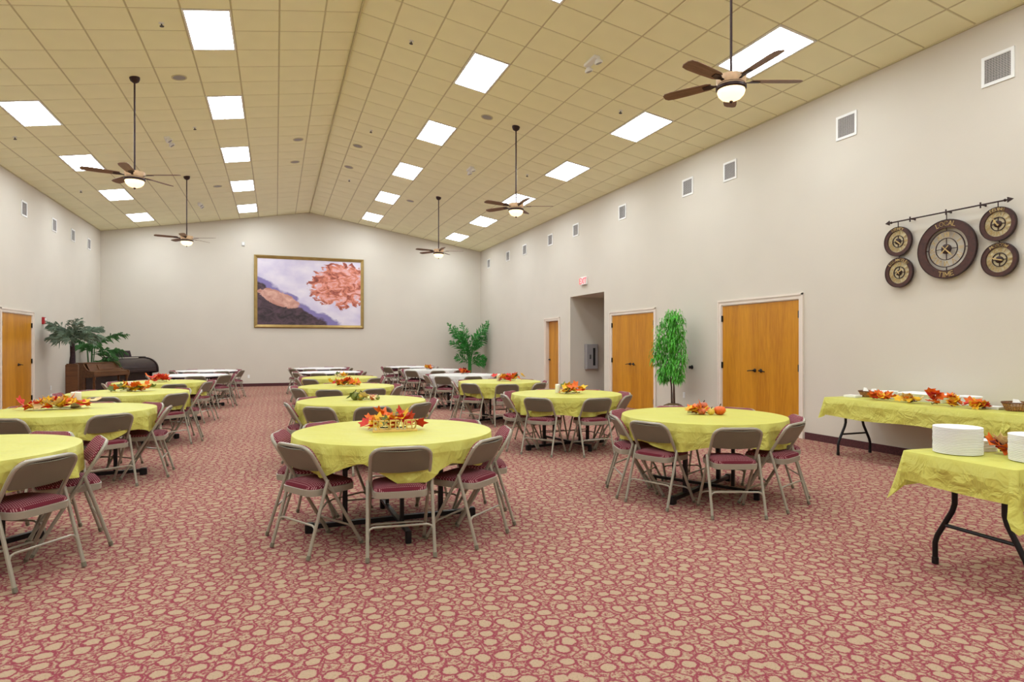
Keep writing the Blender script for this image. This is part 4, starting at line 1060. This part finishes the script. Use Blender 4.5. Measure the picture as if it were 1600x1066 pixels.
obj('soil', MB().lathe([(.12,.955),(.08,.962),(0,.965)], 12), MT['moss'], pd)

# ------------------------------------------------------------------ plants
def frond(length, rise, droop, n=15, leaf=.24, width=.02, seed=0, curl=.6, vang=.75, spread=1.0):
    rnd = random.Random(seed); m = MB(); pts = []
    for i in range(n+1):
        t = i/n; pts.append(Vector((length*t*(1-.12*t*droop), 0, rise*t - droop*length*.62*t*t)))
    m.tube(pts, .006, 4, radii=[.009*(1-.8*i/n)+.001 for i in range(n+1)])
    for i in range(2, n+1):
        t = i/n; p = pts[i]; tan = (pts[i]-pts[i-1]).normalized()
        L = leaf*math.sin(PI*min(1, .18+.80*t))**.7*rnd.uniform(.85,1.1)
        nrm = tan.cross(Vector((0,1,0))).normalized()*(-1)
        for s in (-1, 1):
            side = Vector((0, s, 0)); tw = rnd.uniform(-spread, spread)
            dr = (tan*math.cos(vang)+side*math.sin(vang)*math.cos(tw)+nrm*math.sin(vang)*math.sin(tw)).normalized()
            q1 = p+dr*L*.55; q2 = p+dr*L+Vector((0,0,-curl*L*rnd.uniform(.6,1.2)))
            wv = dr.cross(Vector((rnd.uniform(-.5,.5), rnd.uniform(-1,1), rnd.uniform(-.3,1)))).normalized()*width*.5
            k = len(m.v); m.v += [tuple(p), tuple(q1-wv), tuple(q1+wv), tuple(q2)]; m.f += [(k,k+1,k+3), (k,k+3,k+2)]
    return m
def clamp_in(mb, M):
    Mi = M.inverted(); out = []
    for v in mb.v:
        q = M @ Vector(v); q.x = min(max(q.x, XL+.03), XR-.03); q.y = min(q.y, Y1-.03); q.z = max(q.z, .05); out.append(tuple(Mi @ q))
    mb.v = out; return mb
# left fan palm on the pedestal
pm = thing('potted_palm', 'grey-green artificial palm with thick dark trunk on the wooden planter', 'palm', T(-4.66, 18.15, .966))
obj('trunk', MB().tube([(0,0,-.0),(.01,0,.2),(0,.0,.45),(.02,.0,.62)], .05, 10, radii=[.07,.055,.05,.04]), MT['trunk_d'], pm, True)
rnd = random.Random(3)
for k in range(26):
    az = k*2.399; up = .25+.95*rnd.random()
    L = rnd.uniform(.60,.80)
    if math.cos(az) < -.4: L = min(L, .57)
    m = frond(L, L*up, rnd.uniform(.5,1.0), 17, .26, .026, k, .3, .62, .9)
    MM = T(.015,0,.60) @ RZ(az); obj('frond', clamp_in(m, pm.matrix_local @ MM), MT['frond_g'], pm, False, MM)
# second palm with feathery arching fronds behind the piano
pm = thing('potted_palm', 'dark green feathery palm arching behind the piano in the corner', 'palm', T(-4.95, 21.0, 0))
obj('pot', MB().lathe([(.13,0),(.17,.26),(.18,.28),(.15,.28),(.14,.24),(0,.24)], 20), MT['trunk_d'], pm, True)
for k in range(5):
    a = k*1.3; obj('stem', MB().tube([(.05*math.cos(a),.05*math.sin(a),.24),(.06*math.cos(a),.06*math.sin(a),.8),(.1*math.cos(a),.1*math.sin(a),1.35)], .014, 6), MT['frond'], pm, True)
for k, (az, h_, L, up, dr) in enumerate([(-.1,1.45,1.0,.75,.75),(.35,1.2,.95,.45,.8),(-.55,1.15,.9,.35,.8),(-.2,.95,.8,.3,.7),(.8,1.4,.8,.8,.8),(-1.1,1.3,.85,.55,.8),(-1.7,1.25,.8,.6,.8),(1.6,1.3,.7,.8,.7),(-2.4,1.4,.55,.8,.8),(2.4,1.3,.45,.9,.6),(-.9,.9,.7,.3,.7),(.1,.75,.65,.4,.6)]):
    MM = T(.07*math.cos(az), .07*math.sin(az), h_) @ RZ(az); obj('frond', clamp_in(frond(L, L*up, dr, 19, .26, .02, 40+k, .55, .85, .8), pm.matrix_local @ MM), MT['frond'], pm, False, MM)
# corner palm by the back wall
pm = thing('potted_palm', 'bright green feathery palm in the far right corner', 'palm', T(6.86, 22.75, 0))
obj('pot', MB().lathe([(.14,0),(.18,.28),(.19,.30),(.16,.30),(.15,.26),(0,.26)], 20), MT['trunk_d'], pm, True)
for k in range(6):
    a = k*1.05; obj('stem', MB().tube([(.05*math.cos(a),.05*math.sin(a),.26),(.05*math.cos(a),.05*math.sin(a),.8),(.12*math.cos(a),.12*math.sin(a),1.35)], .018, 6), MT['frond_b'], pm, True)
for k, (az, h_, L, up, dr) in enumerate([(2.7,1.25,.85,1.4,.35),(3.3,1.0,.8,1.1,.6),(-.3,1.35,.75,1.5,.25),(.1,1.15,.6,1.6,.3),(-.9,1.35,.8,1.4,.25),(3.6,.75,.7,.7,.6),(-2.2,1.0,.75,.9,.6),(-1.5,1.2,.7,1.2,.4),(-.4,.85,.62,.5,.8),(4.0,1.3,.7,1.5,.25),(-.6,.7,.6,.5,.8),(2.0,1.3,.5,1.5,.3),(2.9,1.35,.75,1.2,.45),(-.1,1.2,.7,1.1,.5),(-2.6,1.3,.8,1.3,.4),(-1.2,1.0,.7,1.0,.5),(3.9,1.1,.75,1.1,.5)]):
    MM = T(.06*math.cos(az), .06*math.sin(az), h_) @ RZ(az); obj('frond', clamp_in(frond(L, L*up, dr, 28, .30, .045, 80+k, .15, .85, 1.5), pm.matrix_local @ MM), MT['frond_b'], pm, False, MM)
# weeping fig by the right wall
fg = thing('weeping_fig', 'tall artificial weeping fig with hanging bright green leaves between the doors', 'tree', T(7.10, 10.13, 0))
rnd = random.Random(5); n = 18
obj('basket', MB().lathe([(.15,0),(.19,.14),(.20,.20),(.17,.20),(0,.19)], 20), MT['bark'], fg, True)
obj('moss_mound', MB().loft([[(r_*(1+.1*math.sin(5*2*PI*i/n+z_*30))*math.cos(2*PI*i/n), r_*(1+.1*math.cos(4*2*PI*i/n+z_*20))*math.sin(2*PI*i/n), z_) for i in range(n)] for r_, z_ in ((.17,.19),(.20,.22),(.17,.28),(.10,.31),(.02,.32))]), MT['moss'], fg, True)
stems = []
for k in range(3):
    a = k*2.1; pts = [Vector((.035*math.cos(a+q*1.8)+.012*rnd.uniform(-1,1), .035*math.sin(a+q*1.8)+.012*rnd.uniform(-1,1), .28+q*1.55)) for q in [i/9 for i in range(10)]]
    stems.append(pts); obj('trunk', MB().tube(pts, .014, 6, radii=[.017-.011*i/9 for i in range(10)]), MT['bark'], fg, True)
clumps = [(0,0,1.98,.18),(0,.1,1.86,.2),(-.02,-.12,1.84,.2),(-.1,.12,1.70,.22),(-.05,-.16,1.66,.22),(.05,0,1.66,.2),(-.1,.22,1.50,.2),(-.05,.0,1.50,.22),(-.05,-.2,1.46,.2),(-.1,.28,1.32,.18),(.02,.1,1.34,.2),(-.02,-.18,1.3,.22),(-.12,.3,1.16,.16),(-.05,-.26,1.14,.17),(-.02,.08,1.15,.16),(-.06,-.2,.98,.19),(-.08,.2,.92,.14),(-.04,-.2,.84,.14),(-.1,.02,1.0,.13),(-.06,.2,.8,.12)]
for k, (cx_, cy_, cz_, R_) in enumerate(clumps):
    m = MB(); m.tube([tuple(Vector((0,0,cz_-.1))), (cx_*.5, cy_*.5, cz_+.03), (cx_, cy_, cz_+.02)], .005, 4)
    for i in range(190):
        while True:
            v_ = Vector((rnd.uniform(-1,1), rnd.uniform(-1,1), rnd.uniform(-1,1)))
            if v_.length < 1: break
        p_ = Vector((cx_, cy_, cz_)) + Vector((v_.x*R_*.8, v_.y*R_, v_.z*R_*.9))
        if p_.x > .36: p_.x = .36
        L = rnd.uniform(.09,.16); az = rnd.uniform(0, 2*PI); hd = Vector((math.cos(az), math.sin(az), 0))
        d1 = (hd*.8+Vector((0,0,rnd.uniform(-.7,.25)))).normalized(); d2 = (hd*.35+Vector((0,0,-1))).normalized()
        sd = Vector((-hd.y, hd.x, 0))*.010; q1 = p_+d1*L*.45; q2 = q1+d2*L*.6
        b0 = len(m.v); m.v += [tuple(p_), tuple(q1+sd), tuple(q1-sd), tuple(q2)]; m.f += [(b0,b0+1,b0+2), (b0+1,b0+3,b0+2)]
    o = obj('foliage', m, MT['willow'], fg); o['kind'] = 'stuff'
